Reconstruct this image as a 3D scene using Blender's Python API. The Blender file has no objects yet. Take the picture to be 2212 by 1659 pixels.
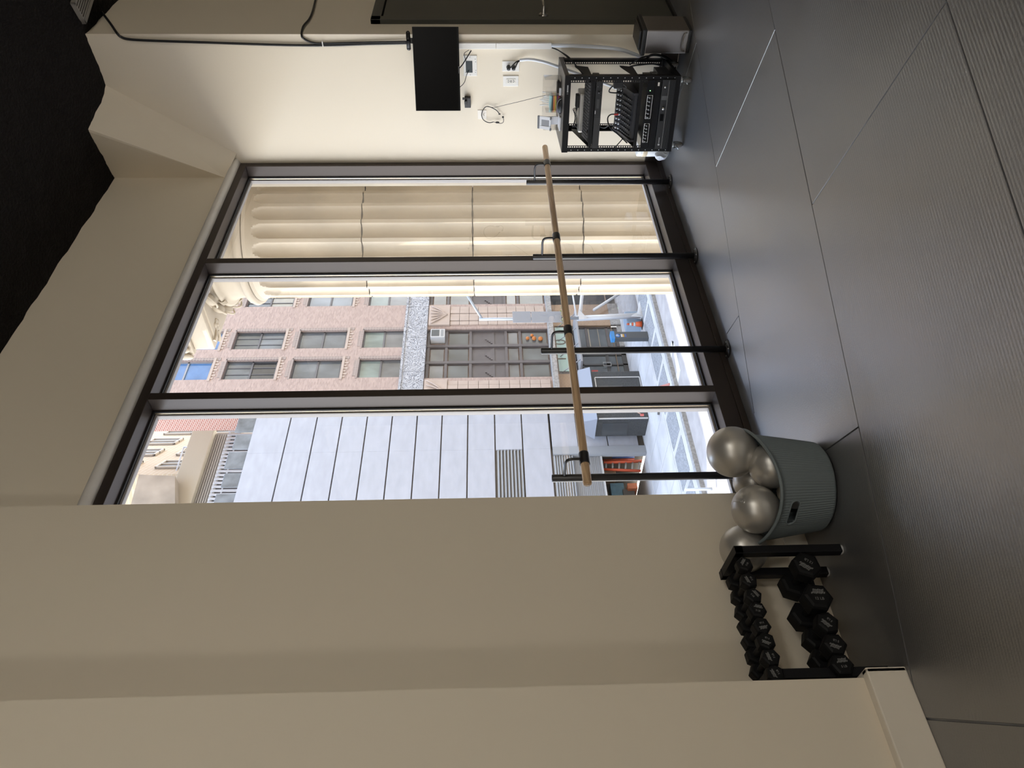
import bpy, bmesh, math, random
from math import sin, cos, pi, radians as RAD
from mathutils import Vector as V, Matrix, noise as NZ

SC = bpy.context.scene
COL = SC.collection
random.seed(7)

# ------------------------------------------------------------------ camera
# room frame: X runs along the window wall, Y out through the glass, Z up.
CAM_H = 1.4
FPX = 1611.6                       # focal length in pixels of the 2212 x 1659 frame
CR = V((0.71687, -0.69706, -0.01370))   # camera right when the picture is held upright
CU = V((0.03196, 0.01322, 0.99940))     # camera up
CF = V((0.69647, 0.71688, -0.03172))    # viewing direction
CF.normalize(); CR = (CR - CF * CR.dot(CF)).normalized(); CU = CR.cross(CF)
cam = bpy.data.cameras.new('camera')
cam.sensor_fit = 'HORIZONTAL'; cam.sensor_width = 36.0
cam.lens = FPX / 2212 * 36.0
cam.clip_start = 0.02; cam.clip_end = 400
camo = bpy.data.objects.new('camera', cam); COL.objects.link(camo)
mx = Matrix.Identity(4)            # the photo was stored lying on its side: picture right = world down
for i, a in enumerate((-CU, CR, -CF)):
    for j in range(3):
        mx[j][i] = a[j]
mx.translation = V((0, 0, CAM_H))
camo.matrix_world = mx
SC.camera = camo

# ------------------------------------------------------------------ light
w = bpy.data.worlds.new('sky'); SC.world = w; w.use_nodes = True
nt = w.node_tree; nt.nodes.clear()
wo = nt.nodes.new('ShaderNodeOutputWorld'); bg = nt.nodes.new('ShaderNodeBackground')
tc = nt.nodes.new('ShaderNodeTexCoord'); sp = nt.nodes.new('ShaderNodeSeparateXYZ')
rp = nt.nodes.new('ShaderNodeValToRGB')
rp.color_ramp.elements[0].position = 0.0; rp.color_ramp.elements[0].color = (1.0, 0.97, 0.93, 1)
rp.color_ramp.elements[1].position = 0.75; rp.color_ramp.elements[1].color = (0.50, 0.66, 0.96, 1)
nt.links.new(tc.outputs['Generated'], sp.inputs[0]); nt.links.new(sp.outputs['Z'], rp.inputs[0])
nt.links.new(rp.outputs[0], bg.inputs['Color']); nt.links.new(bg.outputs[0], wo.inputs[0])
bg.inputs['Strength'].default_value = 4.0
sun = bpy.data.lights.new('sun', 'SUN'); sun.energy = 4.2; sun.color = (1.0, 0.93, 0.82); sun.angle = RAD(0.6)
suno = bpy.data.objects.new('sun', sun); COL.objects.link(suno)
suno.rotation_euler = V((-0.40, 0.36, 0.91)).to_track_quat('Z', 'Y').to_euler()
vs = SC.view_settings
vs.view_transform = 'Standard'; vs.look = 'None'; vs.gamma = 1.0; vs.use_curve_mapping = False
vs.exposure = 0.7

# ------------------------------------------------------------------ pixel helpers (direction only; the depth comes from a plane)
O = V((0, 0, CAM_H))
def ray(x, y):
    return CF + CR * ((1659 - y - 829.5) / FPX) - CU * ((x - 1106.0) / FPX)
def onZ(x, y, z=0.0):
    d = ray(x, y); return O + d * ((z - CAM_H) / d.z)
def onY(x, y, Y):
    d = ray(x, y); return O + d * (Y / d.y)
def onX(x, y, X):
    d = ray(x, y); return O + d * (X / d.x)
def atD(x, y, depth):
    return O + ray(x, y) * depth

# ------------------------------------------------------------------ mesh helpers
class MB:
    def __init__(s): s.v = []; s.f = []; s.sm = []; s.mi = []; s.cm = 0
    def add(s, vs_, fs, smooth=False):
        n = len(s.v); s.v += [tuple(p) for p in vs_]
        for f in fs:
            s.f.append(tuple(i + n for i in f)); s.sm.append(smooth); s.mi.append(s.cm)
        return s
    def box(s, x0, x1, y0, y1, z0, z1, mtx=None):
        p = [V((x, y, z)) for z in (z0, z1) for y in (y0, y1) for x in (x0, x1)]
        if mtx is not None: p = [mtx @ q for q in p]
        return s.add(p, [(0, 2, 3, 1), (4, 5, 7, 6), (0, 1, 5, 4), (2, 6, 7, 3), (0, 4, 6, 2), (1, 3, 7, 5)])
    def bbox(s, x0, x1, y0, y1, z0, z1, b=0.004, mtx=None):
        # box with chamfered edges
        bm = bmesh.new()
        bmesh.ops.create_cube(bm, size=1)
        for q in bm.verts:
            q.co = V(((x0 + x1) / 2 + q.co.x * (x1 - x0), (y0 + y1) / 2 + q.co.y * (y1 - y0), (z0 + z1) / 2 + q.co.z * (z1 - z0)))
        b = min(b, (x1 - x0) * .45, (y1 - y0) * .45, (z1 - z0) * .45)
        bmesh.ops.bevel(bm, geom=bm.edges[:], offset=b, segments=2, affect='EDGES', profile=0.6)
        bm.verts.index_update()
        p = [q.co.copy() for q in bm.verts]
        if mtx is not None: p = [mtx @ q for q in p]
        s.add(p, [[q.index for q in f.verts] for f in bm.faces]); bm.free()
        return s
    def poly(s, pts): return s.add(pts, [tuple(range(len(pts)))])
    def prism(s, pts, d):
        # extrude polygon pts by vector d
        n = len(pts); d = V(d); p = [V(q) for q in pts]
        fs = [tuple(range(n))[::-1], tuple(range(n, 2 * n))]
        fs += [(i, (i + 1) % n, n + (i + 1) % n, n + i) for i in range(n)]
        return s.add(p + [q + d for q in p], fs)
    def tube(s, pts, r, n=10, cap=True, closed=False):
        pts = [V(p) for p in pts]; m = len(pts)
        rr = r if isinstance(r, (list, tuple)) else [r] * m
        t0 = (pts[1] - pts[0]).normalized()
        a = t0.orthogonal().normalized(); vs_ = []; fs = []
        for i, p in enumerate(pts):
            if closed: t = (pts[(i + 1) % m] - pts[i - 1]).normalized()
            else: t = (pts[min(i + 1, m - 1)] - pts[max(i - 1, 0)]).normalized()
            a = (a - t * a.dot(t))
            a = a.normalized() if a.length > 1e-6 else t.orthogonal().normalized()
            b = t.cross(a)
            for k in range(n):
                an = 2 * pi * k / n
                vs_.append(p + (a * cos(an) + b * sin(an)) * rr[i])
        rng = m if closed else m - 1
        for i in range(rng):
            j = (i + 1) % m
            for k in range(n):
                fs.append((i * n + k, i * n + (k + 1) % n, j * n + (k + 1) % n, j * n + k))
        s.add(vs_, fs, True)
        if cap and not closed:
            s.add(vs_[:n], [tuple(range(n))[::-1]]); s.add(vs_[-n:], [tuple(range(n))])
        return s
    def cyl(s, p0, p1, r, n=16): return s.tube([p0, p1], r, n)
    def lathe(s, prof, c=(0, 0, 0), n=32, axis=None, fn=None, closed=False):
        # prof: (radius, height) pairs revolved about Z (or axis)
        c = V(c); vs_ = []; fs = []; m = len(prof)
        q = V((0, 0, 1)).rotation_difference(V(axis)) if axis is not None else None
        for (r, z) in prof:
            for k in range(n):
                an = 2 * pi * k / n
                rr = r * (fn(an, z) if fn else 1)
                p = V((rr * cos(an), rr * sin(an), z))
                vs_.append(c + (q @ p if q else p))
        for i in range(m if closed else m - 1):
            j = (i + 1) % m
            for k in range(n):
                fs.append((i * n + k, i * n + (k + 1) % n, j * n + (k + 1) % n, j * n + k))
        s.add(vs_, fs, True)
        if not closed:
            if prof[0][0] > 1e-5: s.add(vs_[:n], [tuple(range(n))[::-1]])
            if prof[-1][0] > 1e-5: s.add(vs_[-n:], [tuple(range(n))])
        return s
    def sphere(s, c, r, n=32, m=20, sc=(1, 1, 1)):
        prof = [(max(r * sin(pi * i / m), 1e-6), -r * cos(pi * i / m)) for i in range(m + 1)]
        t = MB(); t.lathe(prof, n=n)
        s.add([V(c) + V((p[0] * sc[0], p[1] * sc[1], p[2] * sc[2])) for p in t.v], t.f, True)
        return s
    def merge(s, o, mtx=None):
        s.add([mtx @ V(p) for p in o.v] if mtx is not None else o.v, o.f)
        s.sm[-len(o.sm):] = o.sm
        return s
    def mesh(s, name, mats):
        me = bpy.data.meshes.new(name)
        me.from_pydata(s.v, [], s.f); me.validate(); me.update()
        if len(me.polygons) == len(s.sm):
            me.polygons.foreach_set('use_smooth', s.sm)
            if any(s.mi): me.polygons.foreach_set('material_index', s.mi)
        bm = bmesh.new(); bm.from_mesh(me)
        bmesh.ops.remove_doubles(bm, verts=bm.verts, dist=1e-5)
        bmesh.ops.recalc_face_normals(bm, faces=bm.faces)
        bm.to_mesh(me); bm.free()
        for m_ in (mats if isinstance(mats, (list, tuple)) else [mats]): me.materials.append(m_)
        return me
    def build(s, name, mats, parent=None, loc=None):
        me = s.mesh(name, mats)
        o = bpy.data.objects.new(name, me); COL.objects.link(o)
        if loc is not None:
            me.transform(Matrix.Translation(-V(loc))); o.location = loc
        if parent is not None:
            o.parent = parent
            if not getattr(parent, '_', None):
                pass
        return o

def empty(name, loc=(0, 0, 0), rz=0.0):
    o = bpy.data.objects.new(name, None); COL.objects.link(o)
    o.location = loc; o.rotation_euler = (0, 0, rz); o.empty_display_size = 0.1
    return o
def tag(o, label, cat, group=None):
    o['label'] = label; o['category'] = cat
    if group: o['group'] = group
    return o
def struct(o, label=None):
    o['kind'] = 'structure'
    if label: o['label'] = label
    return o
def copy_obj(o, parent=None):
    c = o.copy(); COL.objects.link(c); c.parent = parent; return c
def copy_tree(o, parent=None):
    c = copy_obj(o, parent)
    for ch in list(o.children): copy_tree(ch, c)
    return c
def world_part(mb, name, m, root):
    # part built in room coordinates under an Empty that stands at root.location (no rotation)
    o = mb.build(name, m)
    o.data.transform(Matrix.Translation(-root_world(root))); o.parent = root
    return o
def root_world(o):
    p = V(o.location)
    while o.parent: o = o.parent; p = p + V(o.location)
    return p
def subpart(mb, name, m, part):
    o = mb.build(name, m); o.data.transform(Matrix.Translation(-root_world(part))); o.parent = part; return o
def smooth_path(pts, n=8):
    # Catmull-Rom through pts
    P = [V(p) for p in pts]; P = [P[0] * 2 - P[1]] + P + [P[-1] * 2 - P[-2]]; out = []
    for i in range(1, len(P) - 2):
        a, b, c, d = P[i - 1:i + 3]
        for k in range(n):
            t = k / n
            out.append(.5 * ((2 * b) + (c - a) * t + (2 * a - 5 * b + 4 * c - d) * t * t + (3 * b - a - 3 * c + d) * t ** 3))
    out.append(P[-2]); return out
def holed(x0, x1, z0, z1, holes, Yf, depth):
    # wall sheet in the plane Y = Yf facing -Y with rectangular openings and their reveals running to Yf + depth
    xs = sorted({x0, x1, *[h[0] for h in holes], *[h[1] for h in holes]}); zs = sorted({z0, z1, *[h[2] for h in holes], *[h[3] for h in holes]})
    xs = [x for x in xs if x0 <= x <= x1]; zs = [z for z in zs if z0 <= z <= z1]
    mb = MB()
    for i in range(len(xs) - 1):
        for j in range(len(zs) - 1):
            cx = (xs[i] + xs[i + 1]) / 2; cz = (zs[j] + zs[j + 1]) / 2
            if any(h[0] < cx < h[1] and h[2] < cz < h[3] for h in holes): continue
            mb.poly([(xs[i], Yf, zs[j]), (xs[i + 1], Yf, zs[j]), (xs[i + 1], Yf, zs[j + 1]), (xs[i], Yf, zs[j + 1])])
    for (a, b, c, d) in holes:
        e = Yf + depth
        mb.poly([(a, Yf, c), (a, e, c), (a, e, d), (a, Yf, d)]); mb.poly([(b, Yf, c), (b, Yf, d), (b, e, d), (b, e, c)])
        mb.poly([(a, Yf, d), (a, e, d), (b, e, d), (b, Yf, d)]); mb.poly([(a, Yf, c), (b, Yf, c), (b, e, c), (a, e, c)])
    return mb
def text_mb(body, size, bold=0.0, depth=0.0):
    cu = bpy.data.curves.new('lettering', 'FONT'); cu.body = body; cu.size = size; cu.offset = bold; cu.extrude = depth
    cu.align_x = 'CENTER'; cu.align_y = 'CENTER'; cu.resolution_u = 3
    o = bpy.data.objects.new('lettering', cu); COL.objects.link(o)
    dg = bpy.context.evaluated_depsgraph_get(); me = o.evaluated_get(dg).to_mesh()
    mb = MB(); mb.add([p.co.copy() for p in me.vertices], [tuple(f.vertices) for f in me.polygons])
    o.evaluated_get(dg).to_mesh_clear(); bpy.data.objects.remove(o); bpy.data.curves.remove(cu)
    return mb
def frame_mtx(p, right, up):
    # matrix that puts local XY on a surface: local x -> right, y -> up
    r = V(right).normalized(); u = V(up).normalized(); n = r.cross(u)
    m_ = Matrix.Identity(4)
    for i, a in enumerate((r, u, n)):
        for j in range(3): m_[j][i] = a[j]
    m_.translation = V(p); return m_

# ------------------------------------------------------------------ materials
def M(name, col, rough=0.5, metal=0.0, spec=0.5, bump=None, var=None, coat=0.0, emit=None, sheen=0.0):
    m_ = bpy.data.materials.new(name); m_.use_nodes = True; n = m_.node_tree; b = n.nodes['Principled BSDF']
    b.inputs['Base Color'].default_value = (*col, 1); b.inputs['Roughness'].default_value = rough
    b.inputs['Metallic'].default_value = metal; b.inputs['Specular IOR Level'].default_value = spec
    b.inputs['Coat Weight'].default_value = coat
    if emit: b.inputs['Emission Color'].default_value = (*emit[0], 1); b.inputs['Emission Strength'].default_value = emit[1]
    tcn = None
    def co():
        nonlocal tcn
        if tcn is None: tcn = n.nodes.new('ShaderNodeTexCoord')
        return tcn.outputs['Object']
    if var:
        sc_, amt = var[0], var[1]
        nz = n.nodes.new('ShaderNodeTexNoise'); nz.inputs['Scale'].default_value = sc_; nz.inputs['Detail'].default_value = 5
        if len(var) > 2:
            mp = n.nodes.new('ShaderNodeMapping'); mp.inputs['Scale'].default_value = var[2]
            n.links.new(co(), mp.inputs[0]); n.links.new(mp.outputs[0], nz.inputs['Vector'])
        else: n.links.new(co(), nz.inputs['Vector'])
        r = n.nodes.new('ShaderNodeValToRGB'); r.color_ramp.elements[0].position = .3; r.color_ramp.elements[1].position = .7
        r.color_ramp.elements[0].color = (*[max(0, c * (1 - amt)) for c in col], 1)
        r.color_ramp.elements[1].color = (*[min(1, c * (1 + amt)) for c in col], 1)
        n.links.new(nz.outputs['Fac'], r.inputs[0]); n.links.new(r.outputs[0], b.inputs['Base Color'])
    if bump:
        nz = n.nodes.new('ShaderNodeTexNoise'); nz.inputs['Scale'].default_value = bump[0]; nz.inputs['Detail'].default_value = 4
        n.links.new(co(), nz.inputs['Vector'])
        bp = n.nodes.new('ShaderNodeBump'); bp.inputs['Strength'].default_value = bump[1]
        bp.inputs['Distance'].default_value = bump[2] if len(bump) > 2 else 0.01
        n.links.new(nz.outputs['Fac'], bp.inputs['Height']); n.links.new(bp.outputs[0], b.inputs['Normal'])
    return m_
def glass_mat(name, tint=(1, 1, 1), refl=1.0, rough=0.0):
    # thin pane: Fresnel reflection over straight transmission
    m_ = bpy.data.materials.new(name); m_.use_nodes = True; n = m_.node_tree; n.nodes.clear()
    o = n.nodes.new('ShaderNodeOutputMaterial'); mix = n.nodes.new('ShaderNodeMixShader')
    t = n.nodes.new('ShaderNodeBsdfTransparent'); g = n.nodes.new('ShaderNodeBsdfGlossy'); fr = n.nodes.new('ShaderNodeFresnel')
    n.nodes.remove(fr); lw = n.nodes.new('ShaderNodeLayerWeight'); lw.inputs['Blend'].default_value = 0.5
    t.inputs[0].default_value = (*tint, 1); g.inputs['Roughness'].default_value = rough
    pw = n.nodes.new('ShaderNodeMath'); pw.operation = 'POWER'; pw.inputs[1].default_value = 4.0
    mu = n.nodes.new('ShaderNodeMath'); mu.operation = 'MULTIPLY_ADD'; mu.inputs[1].default_value = 0.9 * refl; mu.inputs[2].default_value = 0.075 * refl; mu.use_clamp = True
    n.links.new(lw.outputs['Facing'], pw.inputs[0]); n.links.new(pw.outputs[0], mu.inputs[0]); n.links.new(mu.outputs[0], mix.inputs[0])
    n.links.new(t.outputs[0], mix.inputs[1]); n.links.new(g.outputs[0], mix.inputs[2]); n.links.new(mix.outputs[0], o.inputs[0])
    return m_
def brick_mat(name, c1, c2, mortar, bw, bh, rot=False, mort=0.012, off=.5):
    # bricks too far away to tell apart singly; laid on facades in the XZ plane
    m_ = M(name, c1, 0.9); n = m_.node_tree; b = n.nodes['Principled BSDF']
    t = n.nodes.new('ShaderNodeTexCoord'); s_ = n.nodes.new('ShaderNodeSeparateXYZ'); c_ = n.nodes.new('ShaderNodeCombineXYZ')
    ad = n.nodes.new('ShaderNodeMath'); ad.operation = 'ADD'
    n.links.new(t.outputs['Object'], s_.inputs[0]); n.links.new(s_.outputs['X'], ad.inputs[0]); n.links.new(s_.outputs['Y'], ad.inputs[1])
    n.links.new(ad.outputs[0], c_.inputs[0 if not rot else 1]); n.links.new(s_.outputs['Z'], c_.inputs[1 if not rot else 0])
    k = n.nodes.new('ShaderNodeTexBrick'); k.offset = off
    k.inputs['Color1'].default_value = (*c1, 1); k.inputs['Color2'].default_value = (*c2, 1); k.inputs['Mortar'].default_value = (*mortar, 1)
    k.inputs['Scale'].default_value = 1; k.inputs['Brick Width'].default_value = bw; k.inputs['Row Height'].default_value = bh
    k.inputs['Mortar Size'].default_value = mort; k.inputs['Bias'].default_value = 0
    n.links.new(c_.outputs[0], k.inputs['Vector']); n.links.new(k.outputs['Color'], b.inputs['Base Color'])
    return m_
# ================================================================== ROOM SHELL
WY = 3.028          # room face of the window frame
WX0, WX1 = 2.03, 5.41
HEAD_B, HEAD_T = 3.275, 3.326
paint = M('warm_white_paint', (0.80, 0.715, 0.58), 0.55, spec=0.35, bump=(90, 0.05, 0.004))
paint_base = M('warm_white_gloss_paint', (0.80, 0.73, 0.62), 0.45, spec=0.4, bump=(40, 0.06, 0.004), var=(3, 0.04))
plaster = M('plaster_trim', (0.72, 0.69, 0.65), 0.5, bump=(14, 0.12, 0.01), var=(6, 0.06))
ceil_m = M('black_sprayed_ceiling', (0.012, 0.010, 0.009), 0.95, spec=0.15, bump=(45, 1.0, 0.03))
bronze = M('dark_bronze_aluminium', (0.055, 0.043, 0.037), 0.38, metal=0.35, spec=0.5, var=(1.2, 0.12, (1, 1, .2)))
gasket = M('black_rubber_gasket', (0.012, 0.012, 0.013), 0.5)
bead_m = M('brass_glazing_bead', (0.75, 0.62, 0.45), 0.3, metal=0.9)
sealm = M('grey_glazing_seal', (0.30, 0.28, 0.27), 0.4)
pane_m = glass_mat('window_glass', (0.97, 0.985, 0.975), 1.25)
floor_m = M('smooth_grey_floor', (0.17, 0.175, 0.19), 0.36, spec=0.9, var=(5, .25))

f = MB(); f.box(-5.2, 8.2, -6.2, 3.18, -0.25, -0.006)
floor = struct(f.build('floor', floor_m))

# rubber mats 1 m x 2 m laid staggered at 22 degrees to the window
def mat_rubber():
    m_ = M('ribbed_black_rubber', (0.033, 0.032, 0.033), 0.42, spec=0.5); n = m_.node_tree; b = n.nodes['Principled BSDF']; b.inputs['IOR'].default_value = 3.2
    t = n.nodes.new('ShaderNodeTexCoord')
    wv = n.nodes.new('ShaderNodeTexWave'); wv.wave_type = 'BANDS'; wv.bands_direction = 'Y'; wv.inputs['Scale'].default_value = 24; wv.inputs['Distortion'].default_value = 0.25
    wv.inputs['Detail'].default_value = 1; wv.inputs['Detail Scale'].default_value = 6
    nz = n.nodes.new('ShaderNodeTexNoise'); nz.inputs['Scale'].default_value = 160; nz.inputs['Detail'].default_value = 3
    mxx = n.nodes.new('ShaderNodeMath'); mxx.operation = 'MULTIPLY_ADD'; mxx.inputs[1].default_value = 0.55
    bp = n.nodes.new('ShaderNodeBump'); bp.inputs['Strength'].default_value = 0.16; bp.inputs['Distance'].default_value = 0.004
    n.links.new(t.outputs['Object'], wv.inputs['Vector']); n.links.new(t.outputs['Object'], nz.inputs['Vector'])
    n.links.new(wv.outputs['Fac'], mxx.inputs[0]); n.links.new(nz.outputs['Fac'], mxx.inputs[2])
    n.links.new(mxx.outputs[0], bp.inputs['Height']); n.links.new(bp.outputs[0], b.inputs['Normal'])
    n2 = n.nodes.new('ShaderNodeTexNoise'); n2.inputs['Scale'].default_value = 1.7; n2.inputs['Detail'].default_value = 6
    r = n.nodes.new('ShaderNodeMapRange'); r.inputs[1].default_value = .3; r.inputs[2].default_value = .75; r.inputs[3].default_value = .36; r.inputs[4].default_value = .47
    n.links.new(t.outputs['Object'], n2.inputs['Vector']); n.links.new(n2.outputs['Fac'], r.inputs[0]); n.links.new(r.outputs[0], b.inputs['Roughness'])
    r2 = n.nodes.new('ShaderNodeValToRGB'); r2.color_ramp.elements[0].color = (0.060, 0.059, 0.061, 1); r2.color_ramp.elements[1].color = (0.090, 0.088, 0.090, 1)
    n.links.new(n2.outputs['Fac'], r2.inputs[0]); n.links.new(r2.outputs[0], b.inputs['Base Color'])
    return m_
rub = mat_rubber()
MA = RAD(-22.0)
def pq(p, q): return V((.9272 * p + .3746 * q, -.3746 * p + .9272 * q, 0))
QA = 2.645; MW = 1.026; ML = 2.015
def clip(poly, n, d):          # keep n.p <= d
    out = []
    for i in range(len(poly)):
        a, b = poly[i], poly[(i + 1) % len(poly)]
        da = n[0] * a[0] + n[1] * a[1] - d; db = n[0] * b[0] + n[1] * b[1] - d
        if da <= 0: out.append(a)
        if (da <= 0) != (db <= 0):
            t = da / (da - db); out.append((a[0] + (b[0] - a[0]) * t, a[1] + (b[1] - a[1]) * t))
    return out
for row in range(-6, 4):
    q0 = QA + MW * (row - 1); q1 = QA + MW * row
    ph = 1.890 if row % 2 == 0 else 0.883
    for k in range(-4, 4):
        p0 = ph + ML * k; p1 = p0 + ML; g = 0.0026
        c = pq((p0 + p1) / 2, (q0 + q1) / 2)
        quad = [pq(a, b) for a, b in ((p0 + g, q0 + g), (p1 - g, q0 + g), (p1 - g, q1 - g), (p0 + g, q1 - g))]
        pts = [(p.x, p.y) for p in quad]
        for n_, d_ in (((0, 1), 2.915), ((1, 0), 5.375), ((-1, 0), 4.99), ((0, -1), 5.99)):
            if pts: pts = clip(pts, n_, d_)
        if len(pts) < 3: continue
        # cut away where the thick left wall and the corner block stand
        cx = sum(p[0] for p in pts) / len(pts); cy = sum(p[1] for p in pts) / len(pts)
        dh = 0.0007 * random.uniform(-1, 1)
        mb = MB(); bw = 0.0014
        def inset(P, w):
            cen = V((cx, cy)); return [(V(p) + (cen - V(p)).normalized() * w) for p in P]
        n = len(pts); top = inset(pts, bw)
        vs_ = [(p[0], p[1], -0.006) for p in pts] + [(p[0], p[1], -0.003 + dh) for p in pts] + [(p[0], p[1], 0.0 + dh) for p in top]
        fs = [tuple(range(2 * n, 3 * n))]
        for i in range(n):
            j = (i + 1) % n
            fs += [(i, j, n + j, n + i), (n + i, n + j, 2 * n + j, 2 * n + i)]
        mb.add(vs_, fs)
        o = mb.build('floor_mat', rub)
        o.data.transform(Matrix.Translation(-c)); o.data.transform(Matrix.Rotation(-MA, 4, 'Z'))
        o.location = c; o.rotation_euler = (0, 0, MA); o.parent = floor

# ceiling: sprayed black, sagging a little towards the back wall
cm = MB(); NX, NY = 132, 92
def cz(x, y):
    t = min(max((x - 4.55) / .85, 0), 1); t = t * t * (3 - 2 * t)
    u = min(max((2.95 - y) / .5, 0), 1)
    z = 4.235 - .095 * t * u
    z += .012 * NZ.noise(V((x * 5, y * 5, 0))) + .014 * NZ.noise(V((x * 13, y * 13, 3)))
    return z
def gx(i): return -5.2 + (i / 44) * 7.2 if i < 44 else 2.0 + (i - 44) / (NX - 44) * 6.2
def gy(j): return -6.2 + (j / 32) * 7.2 if j < 32 else 1.0 + (j - 32) / (NY - 32) * 2.3
vs_ = [(gx(i), gy(j), cz(gx(i), gy(j))) for j in range(NY + 1) for i in range(NX + 1)]
fs = [(j * (NX + 1) + i, j * (NX + 1) + i + 1, (j + 1) * (NX + 1) + i + 1, (j + 1) * (NX + 1) + i) for j in range(NY) for i in range(NX)]
cm.add(vs_, fs, True); cm.box(-5.2, 8.2, -6.2, 3.4, 4.33, 4.5)
struct(cm.build('ceiling', ceil_m))

# walls
struct(MB().box(-5.2, 1.013, 2.5, 3.2, -.25, 4.33).build('wall_left', paint))
struct(MB().box(1.013, 2.03, 2.842, 3.2, -.25, 4.33).build('wall_alcove', paint))
struct(MB().box(2.03, 5.41, WY + .004, 3.2, HEAD_T, 4.33).build('wall_window', paint))
struct(MB().box(5.41, 5.56, 2.045, 3.2, -.25, 4.33).build('wall_back', paint))
struct(MB().box(-5.4, -5.2, -6.2, 3.4, -.25, 4.33).build('wall_far_left', paint))
struct(MB().box(-5.4, 8.4, -6.4, -6.2, -.25, 4.33).build('wall_rear', paint))
struct(MB().box(8.2, 8.4, -6.2, 3.4, -.25, 4.33).build('wall_far_right', paint))
# door wall, with the door opening
DX0, DX1, DH = 5.652, 6.56, 2.145
dw = MB()
dw.box(5.56, DX0, 2.045, 3.2, -.25, 4.33); dw.box(DX1, 8.2, 2.045, 3.2, -.25, 4.33); dw.box(DX0, DX1, 2.045, 3.2, DH, 4.33)
dw.box(DX0, DX1, 2.3, 3.2, -.25, DH)
struct(dw.build('wall_right', paint))
# sloping plaster bulkhead in the corner above the window
A = (5.20, WY + .006, 3.40); Bq = (5.411, WY + .006, 3.40); B0 = (5.411, 2.945, 3.335); C = (5.411, 2.385, 4.17); D = (5.012, 2.505, 4.25); E_ = (5.20, WY + .006, 4.32); C2 = (5.411, 2.36, 4.32); D2 = (5.0, 2.49, 4.32)
bk = MB(); bk.poly([A, B0, C, D]); bk.poly([A, D, D2, E_]); bk.poly([A, Bq, B0]); bk.poly([D, C, C2, D2])
struct(bk.build('wall_bulkhead', paint))
# rounded plaster trim over the window
tp = [(WY, 3.326), (WY - .018, 3.330), (WY - .034, 3.342), (WY - .040, 3.358), (WY - .034, 3.374), (WY - .018, 3.388), (WY + .004, 3.396), (WY + .01, 3.33)]
tr = MB(); NT = 40
for i in range(NT + 1):
    x = WX0 + (WX1 - WX0) * i / NT
    wob = .002 * NZ.noise(V((x * 3, 1, 0)))
    tr.v += [(x, y - (wob if 0 < k < 6 else 0), z + wob) for k, (y, z) in enumerate(tp)]
n = len(tp)
for i in range(NT):
    for k in range(n):
        tr.f.append((i * n + k, i * n + (k + 1) % n, (i + 1) * n + (k + 1) % n, (i + 1) * n + k)); tr.sm.append(True); tr.mi.append(0)
struct(tr.build('trim_1', plaster))
# baseboards
bb = MB(); bb.bbox(-5.2, 1.034, 2.463, 2.501, 0, 0.139, .006); bb.bbox(1.0135, 1.034, 2.463, 2.842, 0, .139, .006)
struct(bb.build('baseboard_left', paint_base))
bb = MB(); bb.bbox(1.034, 2.03, 2.832, 2.843, 0, .105, .003)
struct(bb.build('baseboard_alcove', paint_base))
bb = MB(); bb.bbox(5.398, 5.411, 2.045, 3.03, 0, .125, .003)
struct(bb.build('baseboard_back', bronze))

# ================================================================== WINDOW
win = struct(empty('window_1', (3.7, WY, 0)))
GY = 3.152     # glass plane
def wp(mb, name, m): return world_part(mb, name, m, win)
b = MB(); b.bbox(WX0, WX1, WY, 3.185, -.02, .123, .003); b.bbox(WX0, WX1, WY - .012, WY + .02, -.005, .03, .003); wp(b, 'sill', bronze)
b = MB(); b.bbox(WX0, WX1, WY, 3.185, HEAD_B, HEAD_T + .02, .003); wp(b, 'head', bronze)
MULL = [(2.861, 2.911), (4.104, 4.156)]
for a, c in MULL + [(5.358, 5.409)]:
    b = MB(); b.bbox(a, c, WY, 3.18, .12, HEAD_B, .003); wp(b, 'mullion' if a < 5 else 'jamb', bronze)
bays = [(WX0, 2.861), (2.911, 4.104), (4.156, 5.358)]
for a, c in bays:
    # bead, gasket and seal round each pane
    for nm, m_, w0, w1, y0, y1 in (('glazing_gasket', gasket, 0.0, .010, GY - .030, GY + .02), ('glazing_bead', bead_m, 0.0, .0045, GY - .022, GY - .0155), ('glazing_seal', sealm, .006, .021, GY - .010, GY + .02)):
        b = MB()
        vert = [(a, a + 1), (c, c - 1)]
        if nm == 'glazing_bead': vert = [(c, c - 1), (a, a + 1)]; w1 += .008
        zt, zb = HEAD_B, .123
        for (e, s_) in vert:
            sg = 1 if s_ > e else -1
            x0, x1 = sorted((e + sg * w0, e + sg * w1)); b.box(x0, x1, y0, y1, zb, zt)
        if nm != 'glazing_bead':
            b.box(a + w1, c - w1, y0, y1, zt - w1, zt - w0); b.box(a + w1, c - w1, y0, y1, zb + w0, zb + w1)
        wp(b, nm, m_)
    g = MB(); g.poly([(a + .008, GY, .13), (c - .008, GY, .13), (c - .008, GY, HEAD_B - .008), (a + .008, GY, HEAD_B - .008)])
    wp(g, 'pane', pane_m)

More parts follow.
